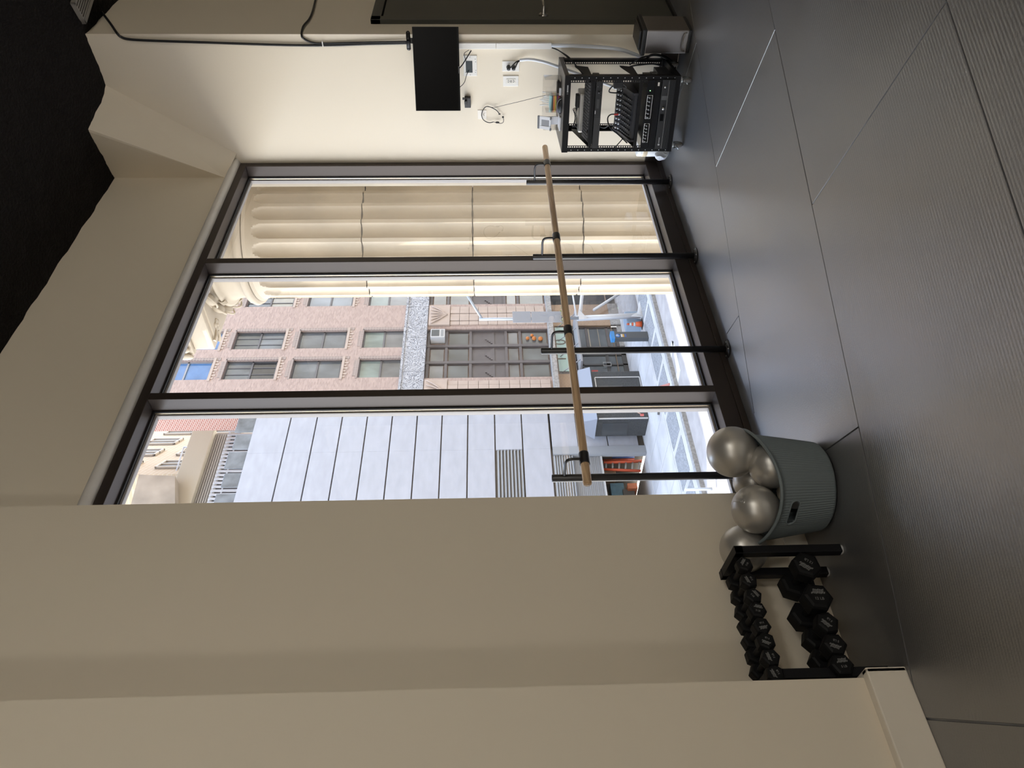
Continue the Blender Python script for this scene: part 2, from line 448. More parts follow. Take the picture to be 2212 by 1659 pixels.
# ================================================================== DOOR
door_m = M('grey_green_door_enamel', (0.060, 0.060, 0.050), 0.42, spec=0.4, bump=(60, .04, .004))
steel = M('satin_steel', (0.55, 0.53, 0.50), 0.28, metal=1.0)
dr = struct(empty('door_1', (6.1, 2.045, 0)))
b = MB(); b.bbox(5.596, DX0 + .012, 2.012, 2.12, 0, 2.205, .004); b.bbox(DX1 - .012, DX1 + .045, 2.012, 2.12, 0, 2.205, .004); b.bbox(5.596, DX1 + .045, 2.012, 2.12, DH - .012, 2.205, .004)
world_part(b, 'door_frame', door_m, dr)
b = MB(); b.bbox(DX0 + .018, DX1 - .018, 2.022, 2.066, .012, DH - .022, .003); leaf = world_part(b, 'door_leaf', door_m, dr)
b = MB(); hx, hz = 5.705, .962
b.lathe([(.001, 0), (.033, 0), (.035, .004), (.033, .011), (.017, .013), (.015, .02), (.012, .024), (.0115, .062), (.001, .064)], (hx, 2.022, hz), 24, axis=(0, -1, 0))
b.tube(smooth_path([(hx, 1.975, hz), (hx + .004, 1.962, hz), (hx + .03, 1.957, hz), (hx + .13, 1.957, hz)]), .0105, 12)
b.box(5.662, 5.665, 2.019, 2.03, .905, 1.02)
world_part(b, 'door_handle', steel, dr)
b = MB(); b.box(DX0 - .0, DX1, 2.0, 2.1, -.005, .008); world_part(b, 'threshold', M('dark_threshold', (.02, .02, .02), .5), dr)

# globe pendant lamps in the part of the room behind the photographer
lamp_metal = M('black_lamp_metal', (.02, .02, .02), .5); lamp_glow = M('lit_opal_glass', (1, .95, .9), .5, emit=((1.0, .955, .875), 22.0))
for i, (lx, ly, nm) in enumerate(((-2.1, -1.0, 'nearest the long left wall'), (.7, -3.9, 'farthest towards the rear wall'), (-.6, -2.4, 'in the middle of the group'), (1.3, -2.0, 'nearest the door side'))):
    r_ = tag(empty('globe_lamp', (lx, ly, 3.0)), 'hanging opal globe lamp behind the photographer, ' + nm, 'lamp', 'globe lamps')
    world_part(MB().sphere((lx, ly, 3.0), .22, 32, 20), 'globe', lamp_glow, r_)
    world_part(MB().tube([(lx, ly, 3.21), (lx, ly, 4.19)], .008, 8).lathe([(.06, 3.19), (.06, 3.25), (.01, 3.27)], (lx, ly, 0), 20), 'stem', lamp_metal, r_)
_M, _B = M, brick_mat
KO = 0.5            # scales outdoor tints down so the daylit street does not overexpose
def M(name, col, *a, **k): return _M(name, tuple(c * KO for c in col), *a, **k)
def brick_mat(name, c1, c2, mo, *a, **k): return _B(name, *[tuple(c * KO for c in q) for q in (c1, c2, mo)], *a, **k)
KO = 0.74
# ================================================================== OUTSIDE: STREET
SZ = -5.9; FY = 27.0
asph = M('pale_worn_asphalt', (0.46, 0.43, 0.42), 0.9, var=(1.3, .18), bump=(30, .2, .01))
conc = M('pale_concrete_paving', (0.62, 0.61, 0.62), 0.9, var=(.9, .14), bump=(25, .15, .01))
cobble = M('dark_cobble_strip', (0.33, 0.34, 0.36), 0.9, var=(14, .3), bump=(30, .4, .02))
granite = M('speckled_granite', (0.36, 0.355, 0.35), 0.7, var=(9, .3))
struct(MB().box(-60, 120, 8.0, 20.9, SZ - .4, SZ - .15).build('floor_street', asph))
sw = MB(); sw.box(-60, 120, 21.15, 27.3, SZ - .4, SZ); sidewalk = struct(sw.build('floor_sidewalk_far', conc))
for x in range(-10, 26):                          # paving slabs in front of the grey building
    for y0, y1 in ((23.15, 24.9), (24.92, 26.9)):
        o = MB().bbox(x * 1.6 + .01, x * 1.6 + 1.585, y0, y1, SZ, SZ + .012, .004).build('paving_slab', conc); o.parent = sidewalk
o = None
for x in range(0, 17):
    o = MB().box(x * 1.95 - 3.0, x * 1.95 - 1.35, 21.6, 22.95, SZ, SZ + .014).build('cobble_bed', cobble); o.parent = sidewalk
kerb = struct(MB().box(-60, 120, 20.9, 21.16, SZ - .4, SZ + .015).build('trim_kerb', granite))
struct(MB().box(-60, 120, 3.25, 8.0, SZ - .4, SZ).build('floor_sidewalk_near', conc))
white_line = M('road_paint', (.75, .74, .72), .8, var=(5, .15))
pl = MB()
for (a, b_, c_, d_) in (((1420, 833), (1427, 838), (1432, 782), (1426, 780)), ((1427, 795), (1434, 810), (1439, 805), (1432, 782)),
                        ((1440, 800), (1447, 800), (1455, 738), (1451, 736)), ((1451, 736), (1455, 738), (1470, 800), (1462, 803)), ((1462, 803), (1470, 800), (1463, 834), (1457, 834))):
    pl.poly([onZ(p[0], p[1], SZ - .146) for p in (a, b_, c_, d_)])
struct(pl.build('trim_road_marking', white_line))

# ================================================================== STONE COLUMN AND PORTICO
KO = 0.66
stone = M('warm_limestone', (0.74, 0.64, 0.50), 0.85, var=(1.6, .13), bump=(22, .12, .01))
CXc, CYc, CR0 = 7.14, 4.98, 0.635
col = empty('fluted_column', (CXc, CYc, SZ))
tag(col, 'tall fluted limestone column with carved capital standing just outside the window', 'column')
NF = 20; NS = NF * 20
def flute(an, amt=1.0):
    t = ((an / (2 * pi) * NF) % 1.0)
    e = .11
    if t < e or t > 1 - e: return 1.0
    u = (t - .5) / (.5 - e)
    return 1.0 - .085 * amt * math.sqrt(max(0, 1 - u * u))
def drum(z0, z1, top=False):
    vs_ = []; prof = [(z0, .992, 1), (z0 + .012, 1, 1)]
    if top:
        for k in range(9): prof.append((z1 - .24 + k * .018, 1, -k / 8 if k else 1))
        prof += [(z1 - .09, 1.0, 0), (z1 - .03, 1.012, 0), (z1, 1.05, 0)]
    else: prof += [(z1 - .012, 1, 1), (z1, .992, 1)]
    mb = MB(); fs = []
    for (z, sc_, am) in prof:
        for k in range(NS):
            an = 2 * pi * k / NS
            if am < 0:      # round flute heads
                tt = ((an / (2 * pi) * NF) % 1.0); u = abs(tt - .5) / .39; lim = math.sqrt(max(0, 1 - am * am))
                r = CR0 * (1 - .085 * math.sqrt(max(0, 1 - (u / max(lim, .02)) ** 2)) * (lim ** .6) if u < lim else 1.0)
            else: r = CR0 * sc_ * (flute(an, am) if am > 0 else 1.0)
            vs_.append((CXc + r * cos(an), CYc + r * sin(an), z))
    for i in range(len(prof) - 1):
        for k in range(NS):
            fs.append((i * NS + k, i * NS + (k + 1) % NS, (i + 1) * NS + (k + 1) % NS, (i + 1) * NS + k))
    mb.add(vs_, fs, True); return mb
zj = [onY(782, 521, CYc - .3).z, onY(1018, 521, CYc - .3).z, onY(1252, 521, CYc - .3).z]
zj = [2.72, 1.545, 0.36]
sp_ = zj[0] - zj[1]
edges = [3.97] + zj
while edges[-1] > SZ + 1.5: edges.append(edges[-1] - sp_)
for i in range(len(edges) - 1):
    world_part(drum(edges[i + 1] + .005, edges[i] - .005, i == 0), 'shaft_drum', stone, col).data.set_sharp_from_angle(angle=RAD(28))
world_part(MB().lathe([(.9, SZ), (.9, SZ + .3), (.8, SZ + .4), (.85, SZ + .6), (.7, edges[-1])], (CXc, CYc, 0), 64), 'base', stone, col)
joint_m = M('dark_mortar', (.16, .14, .12), .9)
mj = MB()
for z in edges[1:]: mj.lathe([(CR0 * .85, z - .02), (CR0 * .925, z - .006), (CR0 * .925, z + .006), (CR0 * .85, z + .02)], (CXc, CYc, 0), 96)
world_part(mj, 'joint', joint_m, col)
cap = world_part(MB().lathe([(.64, 3.97), (.70, 3.985), (.715, 4.02), (.70, 4.055), (.655, 4.065), (.655, 4.08), (.64, 4.09), (.625, 4.16), (.64, 4.26), (.665, 4.30),
                             (.70, 4.31), (.725, 4.335), (.70, 4.36), (.675, 4.365), (.70, 4.40), (.76, 4.46), (.80, 4.50)], (CXc, CYc, 0), 96), 'capital', stone, col)
for k in range(18):
    an = 2 * pi * k / 18
    e = MB(); e.sphere((0, 0, 0), 1, 14, 10, (.055, .095, .085))
    m_ = Matrix.Translation((CXc + .745 * cos(an), CYc + .745 * sin(an), 4.43)) @ Matrix.Rotation(an, 4, 'Z') @ Matrix.Rotation(-.6, 4, 'Y')
    ee = MB(); ee.merge(e, m_); ee.sm = [True] * len(ee.f)
    rim = MB(); rim.tube([m_ @ V((.01, .118 * cos(t), .115 * sin(t))) for t in [pi * 1.15 + 1.7 * pi * q / 22 for q in range(23)]], .012, 6)
    ee.merge(rim); ee.sm = [True] * len(ee.f)
    subpart(ee, 'egg_moulding', stone, cap)
for k in range(8):
    an = 2 * pi * (k + .3) / 8
    t = MB()
    for d in (-.03, 0, .03):
        t.tube([(CXc + (.70 + .03 * cos(q)) * cos(an + d * 1.4), CYc + (.70 + .03 * cos(q)) * sin(an + d * 1.4), 4.335 + .034 * sin(q)) for q in [-1.5 + 3 * j / 8 for j in range(9)]], .010, 6)
    subpart(t, 'ribbon', stone, cap)
ab = MB(); ab.bbox(CXc - .86, CXc + .86, CYc - .86, CYc + .86, 4.49, 4.72, .02)
ab.bbox(CXc - .80, CXc + .80, CYc - .80, CYc + .80, 4.47, 4.50, .008)
abac = world_part(ab, 'abacus', stone, col)
ro = MB()
for sx in (-1, 1):
    for sy in (-1, 1):
        c0 = V((CXc + sx * .66, CYc + sy * .66, 4.468))
        for q in range(5):
            an = q * 2 * pi / 5
            ro.sphere(c0 + V((.045 * cos(an), .045 * sin(an), 0)), .035, 10, 8, (1, 1, .5))
        ro.sphere(c0, .025, 10, 8)
        for a_ in (-.4, .4):
            dirn = Matrix.Rotation(a_ * sx * sy, 3, 'Z') @ V((sx, sy, 0)).normalized()
            ro.tube(smooth_path([c0 + dirn * .07, c0 + dirn * .13 + V((0, 0, -.012)), c0 + dirn * .2]), .016, 6)
subpart(ro, 'rosette', stone, abac)
ent = struct(empty('wall_portico', (0, 5.0, 5.0)))
world_part(MB().bbox(-14, 24, 4.3, 5.75, 5.02, 11.5, .03), 'entablature', stone, ent)  # unseen beam over the column, sized to keep direct sun off the window
lf = MB()
lf.bbox(CXc - 1.02, CXc + 1.02, CYc - 1.02, CYc + 1.02, 4.90, 5.03, .02)
for s_ in range(-9, 10):          # leaf moulding under the upper slab
    for (bx, by, ax) in ((CXc + s_ * .1, CYc + .93, 0), (CXc - .93, CYc + s_ * .1, 1), (CXc + s_ * .1, CYc - .93, 0)):
        lf.sphere((bx, by, 4.82), 1, 8, 6, (.045, .03, .085) if ax == 0 else (.03, .045, .085))
lf.bbox(CXc - .9, CXc + .9, CYc - .9, CYc + .9, 4.72, 4.90, .01)
world_part(lf, 'leaf_moulding', stone, col)

# our own building's outer wall round the window opening
own = MB(); own.box(-40, WX0, 3.19, 3.24, SZ, 5.1); own.box(5.41, 60, 3.19, 3.24, SZ, 5.1); own.box(WX0, 5.41, 3.19, 3.24, HEAD_T + .02, 5.1); own.box(-40, 60, -20, 3.24, 5.1, 34); own.box(WX0, 5.41, 3.19, 3.24, SZ, -.02)
struct(own.build('wall_outer', stone))

KO = 0.5
# ================================================================== BRICK BUILDING ACROSS THE STREET
brk = brick_mat('buff_pink_brick', (0.86, 0.63, 0.54), (0.62, 0.44, 0.38), (0.70, 0.58, 0.52), .21, .072, mort=.011)
brk_h = brick_mat('dark_header_brick', (0.50, 0.38, 0.35), (0.40, 0.31, 0.29), (0.68, 0.57, 0.5), .075, .15, mort=.018, off=0)
tanbrk = brick_mat('tan_shop_brick', (0.66, 0.45, 0.30), (0.58, 0.39, 0.26), (0.70, 0.54, 0.40), .23, .085, mort=.012)
terra = M('pale_terracotta', (0.82, 0.66, 0.56), .8, var=(2, .06))
alu = M('grey_window_metal', (0.20, 0.19, 0.20), .5, metal=.2)
alu_l = M('pale_grey_metal', (0.50, 0.50, 0.53), .5)
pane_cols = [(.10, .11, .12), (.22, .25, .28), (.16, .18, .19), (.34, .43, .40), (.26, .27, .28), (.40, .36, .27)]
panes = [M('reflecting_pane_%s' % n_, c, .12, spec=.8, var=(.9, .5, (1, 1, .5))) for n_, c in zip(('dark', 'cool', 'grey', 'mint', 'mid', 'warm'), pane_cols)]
pane_blue = M('painted_sky_reflection_pane', (.16, .36, .75), .08, spec=.8, var=(.8, .25))  # blue of the reflected sky is painted into the base colour
bb_ = empty('brick_building', (29, FY, SZ))
tag(bb_, 'pink and buff brick building with grey windows and white carved band across the street', 'building')
cols = [(26.83, 28.23), (29.05, 30.47), (32.50, 33.92), (34.75, 36.17), (38.2, 39.6)]
rows = [(5.84, 8.06), (8.94, 11.46), (12.23, 14.87), (15.55, 18.15), (18.9, 21.5), (22.2, 24.8)]
BX0, BX1 = 24.55, 46.0
holes = [(a, b_, c_, d_) for a, b_ in cols for c_, d_ in rows]
wl = holed(BX0, BX1, 5.9, 27.0, [h for h in holes if h[3] > 8.3 or True], FY, .28)
wl.box(BX0 + .1, BX1, FY + .28, FY + 1.2, -1.9, 27.0)
world_part(wl, 'brick_wall', brk, bb_)
for i, (a, b_) in enumerate(cols):
    for j, (c_, d_) in enumerate(rows):
        fr = MB(); t = .07; y0, y1 = FY + .12, FY + .2
        fr.box(a, a + t, y0, y1, c_, d_); fr.box(b_ - t, b_, y0, y1, c_, d_); fr.box(a, b_, y0, y1, d_ - t, d_); fr.box(a, b_, y0, y1, c_, c_ + .11)
        zm = (c_ + d_) / 2; fr.box(a, b_, y0, y1, zm - .045, zm + .045)
        if j == 2:
            for f_ in (1 / 3, 2 / 3): fr.box(a + (b_ - a) * f_ - .02, a + (b_ - a) * f_ + .02, y0 + .02, y1, c_, d_)
        wn = world_part(fr, 'window', alu if j < 3 else alu_l, bb_)
        for q, (z0, z1) in enumerate(((c_ + .11, zm - .045), (zm + .045, d_ - t))):
            if j >= 3: m_ = pane_blue
            elif j == 0: m_ = panes[3] if q == 1 else panes[4]
            elif j == 1: m_ = panes[1]
            else: m_ = panes[(i + q) % 3] if not (i == 2 and q == 0) else panes[5]
            subpart(MB().box(a + t, b_ - t, y1 - .03, y1 - .015, z0, z1), 'pane', m_, wn)
        # stepped brickwork over the head, pale quoins beside the sill
        hd = MB(); hd.box(a - .05, b_ + .05, FY - .02, FY + .03, d_, d_ + .10); hd.box(a + .12, b_ - .12, FY - .02, FY + .03, d_ + .10, d_ + .26)
        hd.box(b_ - .02, b_ + .17, FY - .02, FY + .03, c_ - .35, d_ + .05)
        world_part(hd, 'soldier_course', brk_h, bb_)
        ss = MB(); ss.box(a - .12, b_ + .14, FY - .05, FY + .2, c_ - .13, c_)
        for q in range(7): ss.box(a + .03 + q * (b_ - a) / 7, a + .03 + (q + .5) * (b_ - a) / 7, FY - .03, FY + .02, c_ - .26 - .08 * (q % 2), c_ - .12)
        world_part(ss, 'stone_sill', terra, bb_)
redb = brick_mat('red_brick', (.50, .20, .155), (.42, .165, .13), (.62, .48, .42), .26, .10, mort=.02)
world_part(MB().box(BX0, BX0 + .1, FY, FY + 1.28, -1.9, 27.0), 'side_wall', redb, bb_)
# carved band
def carved():
    m_ = M('white_carved_stone', (0.78, 0.79, 0.83), .8); n = m_.node_tree; b = n.nodes['Principled BSDF']
    t = n.nodes.new('ShaderNodeTexCoord'); mp = n.nodes.new('ShaderNodeMapping'); mp.inputs['Scale'].default_value = (1, 1, 1)
    nz = n.nodes.new('ShaderNodeTexNoise'); nz.inputs['Scale'].default_value = 1.7; nz.inputs['Detail'].default_value = 1.2; nz.inputs['Distortion'].default_value = 2.6
    n.links.new(t.outputs['Object'], mp.inputs[0]); n.links.new(mp.outputs[0], nz.inputs['Vector'])
    mt = n.nodes.new('ShaderNodeMath'); mt.operation = 'PINGPONG'; mt.inputs[1].default_value = .075
    n.links.new(nz.outputs['Fac'], mt.inputs[0])
    r = n.nodes.new('ShaderNodeMapRange'); r.inputs[1].default_value = 0; r.inputs[2].default_value = .03
    n.links.new(mt.outputs[0], r.inputs[0])
    cr = n.nodes.new('ShaderNodeValToRGB'); cr.color_ramp.elements[0].color = (.13, .135, .15, 1); cr.color_ramp.elements[1].color = (.40, .405, .43, 1); cr.color_ramp.elements[1].position = .8  # grooves darkened in the base colour, painting in the relief shade
    n.links.new(r.outputs[0], cr.inputs[0]); n.links.new(cr.outputs[0], b.inputs['Base Color'])
    bp = n.nodes.new('ShaderNodeBump'); bp.inputs['Strength'].default_value = .8; bp.inputs['Distance'].default_value = .06
    n.links.new(r.outputs[0], bp.inputs['Height']); n.links.new(bp.outputs[0], b.inputs['Normal'])
    return m_
carv = carved()
xx = BX0
while xx < BX1:
    world_part(MB().bbox(xx + .01, min(xx + 2.55, BX1) - .01, FY - .14, FY + .1, 4.66, 5.78, .02), 'carved_panel', carv, bb_)
    xx += 2.55
world_part(MB().box(BX0, BX1, FY - .18, FY + .1, 5.78, 5.9), 'band_moulding', carv, bb_)
# terracotta piers below the band and dark metal bays between them
for (a, b_) in ((24.55, 26.72), (30.48, 32.52), (36.3, 38.2)):
    pr = MB(); pr.box(a, b_, FY + .0, FY + .3, -1.9, 4.66)
    world_part(pr, 'pier', brick_mat_cache if False else brk, bb_)
    n_ = 5; wd = (b_ - a - .5) / n_
    for k in range(n_):
        for q in range(10):
            rb = MB(); z0 = -1.75 + q * .52; rb.bbox(a + .25 + k * wd + .015, a + .25 + (k + 1) * wd - .015, FY - .07 - (.03 if k % 2 else 0), FY + .05, z0 + .008, z0 + .512, .015)
            world_part(rb, 'terracotta_block', terra, bb_)
    ct = MB(); ct.bbox(a + .2, b_ - .2, FY - .13, FY + .05, 3.46, 4.62, .03); world_part(ct, 'carved_block', None or terra, bb_)
    for k in range(6):
        fl_ = MB(); cx_ = a + .3 + (b_ - a - .6) * k / 5
        fl_.tube(smooth_path([(a + (b_ - a) / 2, FY - .14, 3.62), (cx_ * .6 + (a + b_) * .2, FY - .17, 4.1), (cx_, FY - .15, 4.5)]), .045, 6)
        world_part(fl_, 'leaf_carving', terra, bb_)
bay_m = M('dark_bronze_bay_metal', (0.17, 0.145, 0.145), .55, var=(3, .12))
for bi, (a, b_) in enumerate(((26.72, 30.48), (32.52, 36.3))):
    y0, y1 = FY + .1, FY + .2
    fr = MB(); fr.box(a, b_, y1, y1 + .05, .42, 2.32)           # spandrel
    wd = (b_ - a) / 3
    for k in range(4):
        x = a + wd * k; fr.box(max(a, x - .09), min(b_, x + .09), y0, y1 + .05, -1.9, 4.66)
    for z in (-1.9, -.33, .42, 2.32, 3.6, 4.55): fr.box(a, b_, y0 + .02, y1 + .05, z - .07, z + .07)
    for k in range(3):                                          # stepped ornament on the spandrels
        for q in range(5):
            x = a + wd * (k + .5); fr.box(x - .1 * (5 - q), x + .1 * (5 - q), y0 + .06, y1, 1.05 + q * .1, 1.15 + q * .1)
    bay = world_part(fr, 'bay_frame', bay_m, bb_)
    for k in range(3):
        for z0, z1, pi_ in ((-1.83, -.4, 2), (-.26, .35, 4), (2.39, 3.53, 2), (3.67, 4.48, 4)):
            if bi == 0 and k == 2 and z0 > 3: continue
            subpart(MB().box(a + wd * k + .17, a + wd * (k + 1) - .17, y1, y1 + .02, z0 + .06, z1 - .06), 'pane', panes[pi_], bay)
bl = empty('air_conditioner', (29.85, FY - .05, 3.62))
tag(bl, 'white window air conditioner in the dark bay of the brick building', 'air conditioner')
acm = M('white_plastic', (.85, .85, .85), .5)
world_part(MB().bbox(29.55, 30.2, FY - .25, FY + .25, 3.68, 4.45, .03), 'case', acm, bl)
world_part(MB().box(29.63, 30.12, FY - .262, FY - .25, 3.98, 4.4), 'grille', M('dark_grille', (.12, .13, .13), .6), bl)
world_part(MB().box(29.63, 30.12, FY - .262, FY - .25, 3.76, 3.90), 'vent', M('vent_grey', (.45, .46, .47), .6), bl)
# hanging orange paper lanterns inside the bay window
lan = tag(MB().sphere((0, 0, 0), .12, 12, 8).sphere((.02, 0, .35), .1, 12, 8).sphere((-.03, 0, -.35), .13, 12, 8).sphere((.25, 0, .1), .09, 10, 8).build('paper_lanterns', M('orange_paper', (.9, .3, .06), .7), None), 'cluster of small orange lanterns in the lower bay window of the brick building', 'lantern')
lan.location = (29.75, FY + .12, -1.1)
# ledge and shop front
world_part(MB().bbox(BX0, BX1, FY - .3, FY + .2, -2.16, -1.86, .03), 'stone_ledge', granite, bb_)
SX = [(26.93, 28.45), (28.95, 30.55)]
sf = holed(BX0, BX1, -5.35, -2.16, [(26.90, 30.62, -5.35, -2.2), (32.4, 36.4, -5.35, -2.2)], FY, .3); world_part(sf, 'shop_wall', tanbrk, bb_)
world_part(MB().box(BX0, 26.9, FY - .06, FY + .1, SZ, -5.35).box(30.62, 32.4, FY - .06, FY + .1, SZ, -5.35), 'granite_plinth', granite, bb_)
world_part(MB().box(26.9, 30.62, FY + .3, FY + .4, SZ, -2.2).box(32.4, 36.4, FY + .3, FY + .4, SZ, -2.2), 'back_panel', M('dark_interior', (.06, .06, .06), .8), bb_)
mint = M('mint_sign_glass', (.62, .86, .80), .35)
sg = world_part(MB().box(26.95, 30.58, FY + .05, FY + .3, -3.2, -2.2), 'sign_frame', bay_m, bb_)
subpart(MB().box(27.12, 30.5, FY + .02, FY + .06, -3.1, -2.26), 'sign_panel', mint, sg)
num = MB()
for ch, px_, py_ in (('1', 1211, 775), ('0', 1211, 739), ('1', 1206, 719)):
    p = onY(px_, py_, FY + .015)
    t = text_mb(ch, .95, .0); num.merge(t, frame_mtx(p, (1, 0, 0), (0, 0, 1)))
subpart(num, 'numerals', M('bronze_numerals', (.13, .10, .07), .4), sg)
# glazed canopy over the shop front
cn = world_part(MB().bbox(26.8, 30.7, FY - 1.0, FY + .1, -3.38, -3.26, .02), 'canopy', alu_l, bb_)
for x in (27.0, 28.2, 29.4, 30.5): subpart(MB().tube([(x, FY - .95, -3.28), (x, FY, -2.4)], .025, 6), 'canopy_rod', alu_l, cn)
# shop window
sh = MB(); sh.box(28.95, 30.55, FY + .1, FY + .2, SZ + .25, SZ + .42)
for x in (28.95, 30.50): sh.box(x, x + .08, FY + .1, FY + .2, SZ + .25, -3.4)
sh.box(28.95, 30.55, FY + .1, FY + .2, -4.02, -3.9); sh.box(28.95, 30.55, FY + .1, FY + .2, -5.15, -5.02)
shw = world_part(sh, 'shop_window', bay_m, bb_)
shop_g = M('dark_shop_glass', (.16, .18, .18), .12, spec=.8, var=(1.2, .35))
for z0, z1 in ((SZ + .42, -5.15), (-5.02, -4.02), (-3.9, -3.4)): subpart(MB().box(29.03, 30.50, FY + .14, FY + .16, z0, z1), 'pane', shop_g, shw)
subpart(MB().box(29.03, 30.5, FY + .13, FY + .139, -4.62, -4.59).box(29.03, 30.5, FY + .13, FY + .139, -4.12, -4.06), 'glazing_bar', M('warm_bar', (.6, .5, .36), .5), shw)
world_part(MB().box(28.95, 30.55, FY + .0, FY + .25, SZ, SZ + .25), 'granite_sill', granite, bb_)
# entrance doors
en = MB()
for x in (26.92, 28.35, 28.85): en.box(x, x + .1, FY + .1, FY + .22, SZ, -3.4)
en.box(27.6, 27.7, FY + .1, FY + .22, SZ, -3.4); en.box(26.92, 28.95, FY + .1, FY + .22, -3.6, -3.4); en.box(26.92, 28.95, FY + .1, FY + .22, SZ, SZ + .25)
en.box(26.92, 28.4, FY + .1, FY + .22, -4.95, -4.8)
ent_d = world_part(en, 'entrance_door', M('dark_door_metal', (.07, .065, .065), .5), bb_)
for x0, x1 in ((27.02, 27.6), (27.7, 28.35), (28.45, 28.85)): subpart(MB().box(x0, x1, FY + .15, FY + .17, SZ + .25, -3.6), 'pane', shop_g, ent_d)
hr = MB(); hr.tube([(27.5, FY + .05, -5.0), (27.5, FY + .05, -4.6), (27.75, FY + .05, -4.6), (27.75, FY + .05, -5.0)], .022, 6, closed=True); subpart(hr, 'pull_handle', acm, ent_d)
subpart(MB().box(27.08, 27.28, FY + .13, FY + .148, -4.28, -3.95), 'red_notice', M('red_notice', (.85, .1, .08), .6), ent_d)
p = onY(1254, 817, FY); world_part(MB().tube([(p.x, FY, p.z), (p.x - .05, FY - .25, p.z + .15), (p.x + .1, FY - .35, p.z + .2)], .05, 8), 'wall_spotlight', acm, bb_)
p = onY(1326, 815, FY); world_part(MB().bbox(p.x - .12, p.x + .12, FY - .04, FY, p.z - .1, p.z + .1, .01), 'call_panel', alu, bb_)

# ================================================================== GREY PANEL BUILDING
gp = M('blue_grey_cement_panel', (0.74, 0.765, 0.86), .8, var=(1.1, .07, (1, 1, 3)), bump=(30, .1, .006))
gj = M('brown_joint', (.20, .17, .14), .9)
gb = empty('grey_panel_building', (20, FY, SZ))
tag(gb, 'blue-grey building clad in wide horizontal panels seen through the left pane', 'building')
GX0, GX1 = 8.0, 24.5
core = MB(); core.box(GX0, GX1, FY + .12, FY + 9, -1.55, 12.5); core.box(GX0, 19.0, FY + .12, FY + 9, SZ, -1.5); core.box(22.0, GX1, FY + .12, FY + 9, SZ, -1.5); core.box(19.0, 22.0, FY + 3.5, FY + 9, SZ, -1.5)
world_part(core, 'core_wall', gj, gb)
jz = [-1.48, -.17, 1.12, 2.41, 3.65, 4.85, 6.05, 7.25, 8.45, 9.65, 10.9, 12.58]
lv = [(17.6, 21.95, .02, 1.1), (17.6, 21.95, -2.42, -1.55)]
for i in range(len(jz) - 1):
    z0, z1 = jz[i] + .03, jz[i + 1] - .03
    for a, b_ in ((GX0, 22.0), (22.0, GX1)):
        if i == 1 and a == GX0:
            a0, b0 = GX0, 17.55
            world_part(MB().bbox(a0, b0, FY, FY + .13, z0, z1, .01), 'panel', gp, gb); continue
        world_part(MB().bbox(a, b_ + (0 if b_ > 22 else 0), FY, FY + .13, z0, z1, .01), 'panel', gp, gb)
louv = M('steel_louvre', (.52, .53, .55), .5)
for (a, b_, c_, d_) in (( 17.6, 22.0, -.14, 1.09), (17.6, 21.6, -2.45, -1.52)):
    l = world_part(MB().box(a, b_, FY + .1, FY + .12, c_, d_), 'louvre_back', gj, gb); n_ = 8
    for k in range(n_):
        z = c_ + (d_ - c_) * (k + .5) / n_
        sl = MB(); sl.prism([(a, FY, z - .055), (a, FY + .02, z - .06), (a, FY + .1, z + .03), (a, FY + .08, z + .04)], (b_ - a, 0, 0)); subpart(sl, 'louvre_slat', louv, l)
for z0, z1 in ((-2.75, -1.55), (-4.15, -2.8), (-5.6, -4.2)):
    world_part(MB().bbox(22.0, GX1, FY, FY + .13, z0, z1, .01), 'panel', gp, gb)
    world_part(MB().bbox(17.0, 18.6, FY, FY + .13, z0, z1, .01), 'panel', gp, gb)
world_part(MB().box(21.62, 22.06, FY - .06, FY + .2, SZ, -1.55), 'door_post', M('pale_steel_post', (.55, .58, .63), .5), gb)
shutter = MB()
for k in range(16): shutter.box(18.6, 21.6, FY + .15 - .01 * (k % 2), FY + .2, -3.75 + k * .085, -3.67 + k * .085)
world_part(shutter, 'roller_shutter', M('grey_shutter', (.42, .43, .45), .5), gb)
world_part(MB().box(18.6, 21.6, FY + .1, FY + .2, -3.82, -3.74), 'shutter_bar', acm, gb)
world_part(MB().box(18.6, 21.65, FY + .1, FY + 3.5, SZ - .02, SZ + .02), 'garage_floor', conc, gb)
# orange ladders and stored goods in the open garage
orange = M('orange_fibreglass', (.92, .14, .05), .5); rung = M('grey_rung', (.5, .48, .45), .5)
ld = empty('step_ladder', (21.2, FY + .9, SZ)); tag(ld, 'orange ladder with grey rungs leaning in the open garage', 'ladder')
LP = [onY(1304, 999, FY + .6), onY(1386, 996, FY + .6), onY(1304, 1014, FY + .6), onY(1384, 1017, FY + .6)]
world_part(MB().tube([LP[0], LP[1]], .08, 6), 'rail', orange, ld); world_part(MB().tube([LP[2], LP[3]], .07, 6), 'rail', orange, ld)
for k in range(6):
    t = .06 + .88 * k / 5; world_part(MB().tube([LP[0].lerp(LP[1], t), LP[2].lerp(LP[3], t)], .045, 6), 'rung', rung, ld)
l2 = MB(); l2.tube([onY(1302, 994, FY + .8), onY(1370, 992, FY + .8)], .05, 6); l2.tube([onY(1320, 990, FY + .9), onY(1350, 988, FY + .9)], .04, 6)
tag(l2.build('ladder_pole', orange), 'thin orange pole standing behind the orange ladder in the garage', 'pole')
tag(MB().tube([onY(1322, 987, FY + .7), onY(1370, 986, FY + .7)], .09, 6).build('blue_pole', M('blue_paint', (.10, .2, .55), .5)), 'blue pole standing beside the orange ladder in the garage', 'pole')
def gbox(nm, x0, x1, y0, y1, dy, colr, label):
    a = onY(x0, y1, FY + dy); b_ = onY(x1, y0, FY + dy)
    tag(MB().bbox(a.x, b_.x, FY + dy, FY + dy + .6, max(b_.z, SZ + .02), a.z, .03).build(nm, M(nm + '_mat', colr, .7, var=(4, .2))), label, 'box')
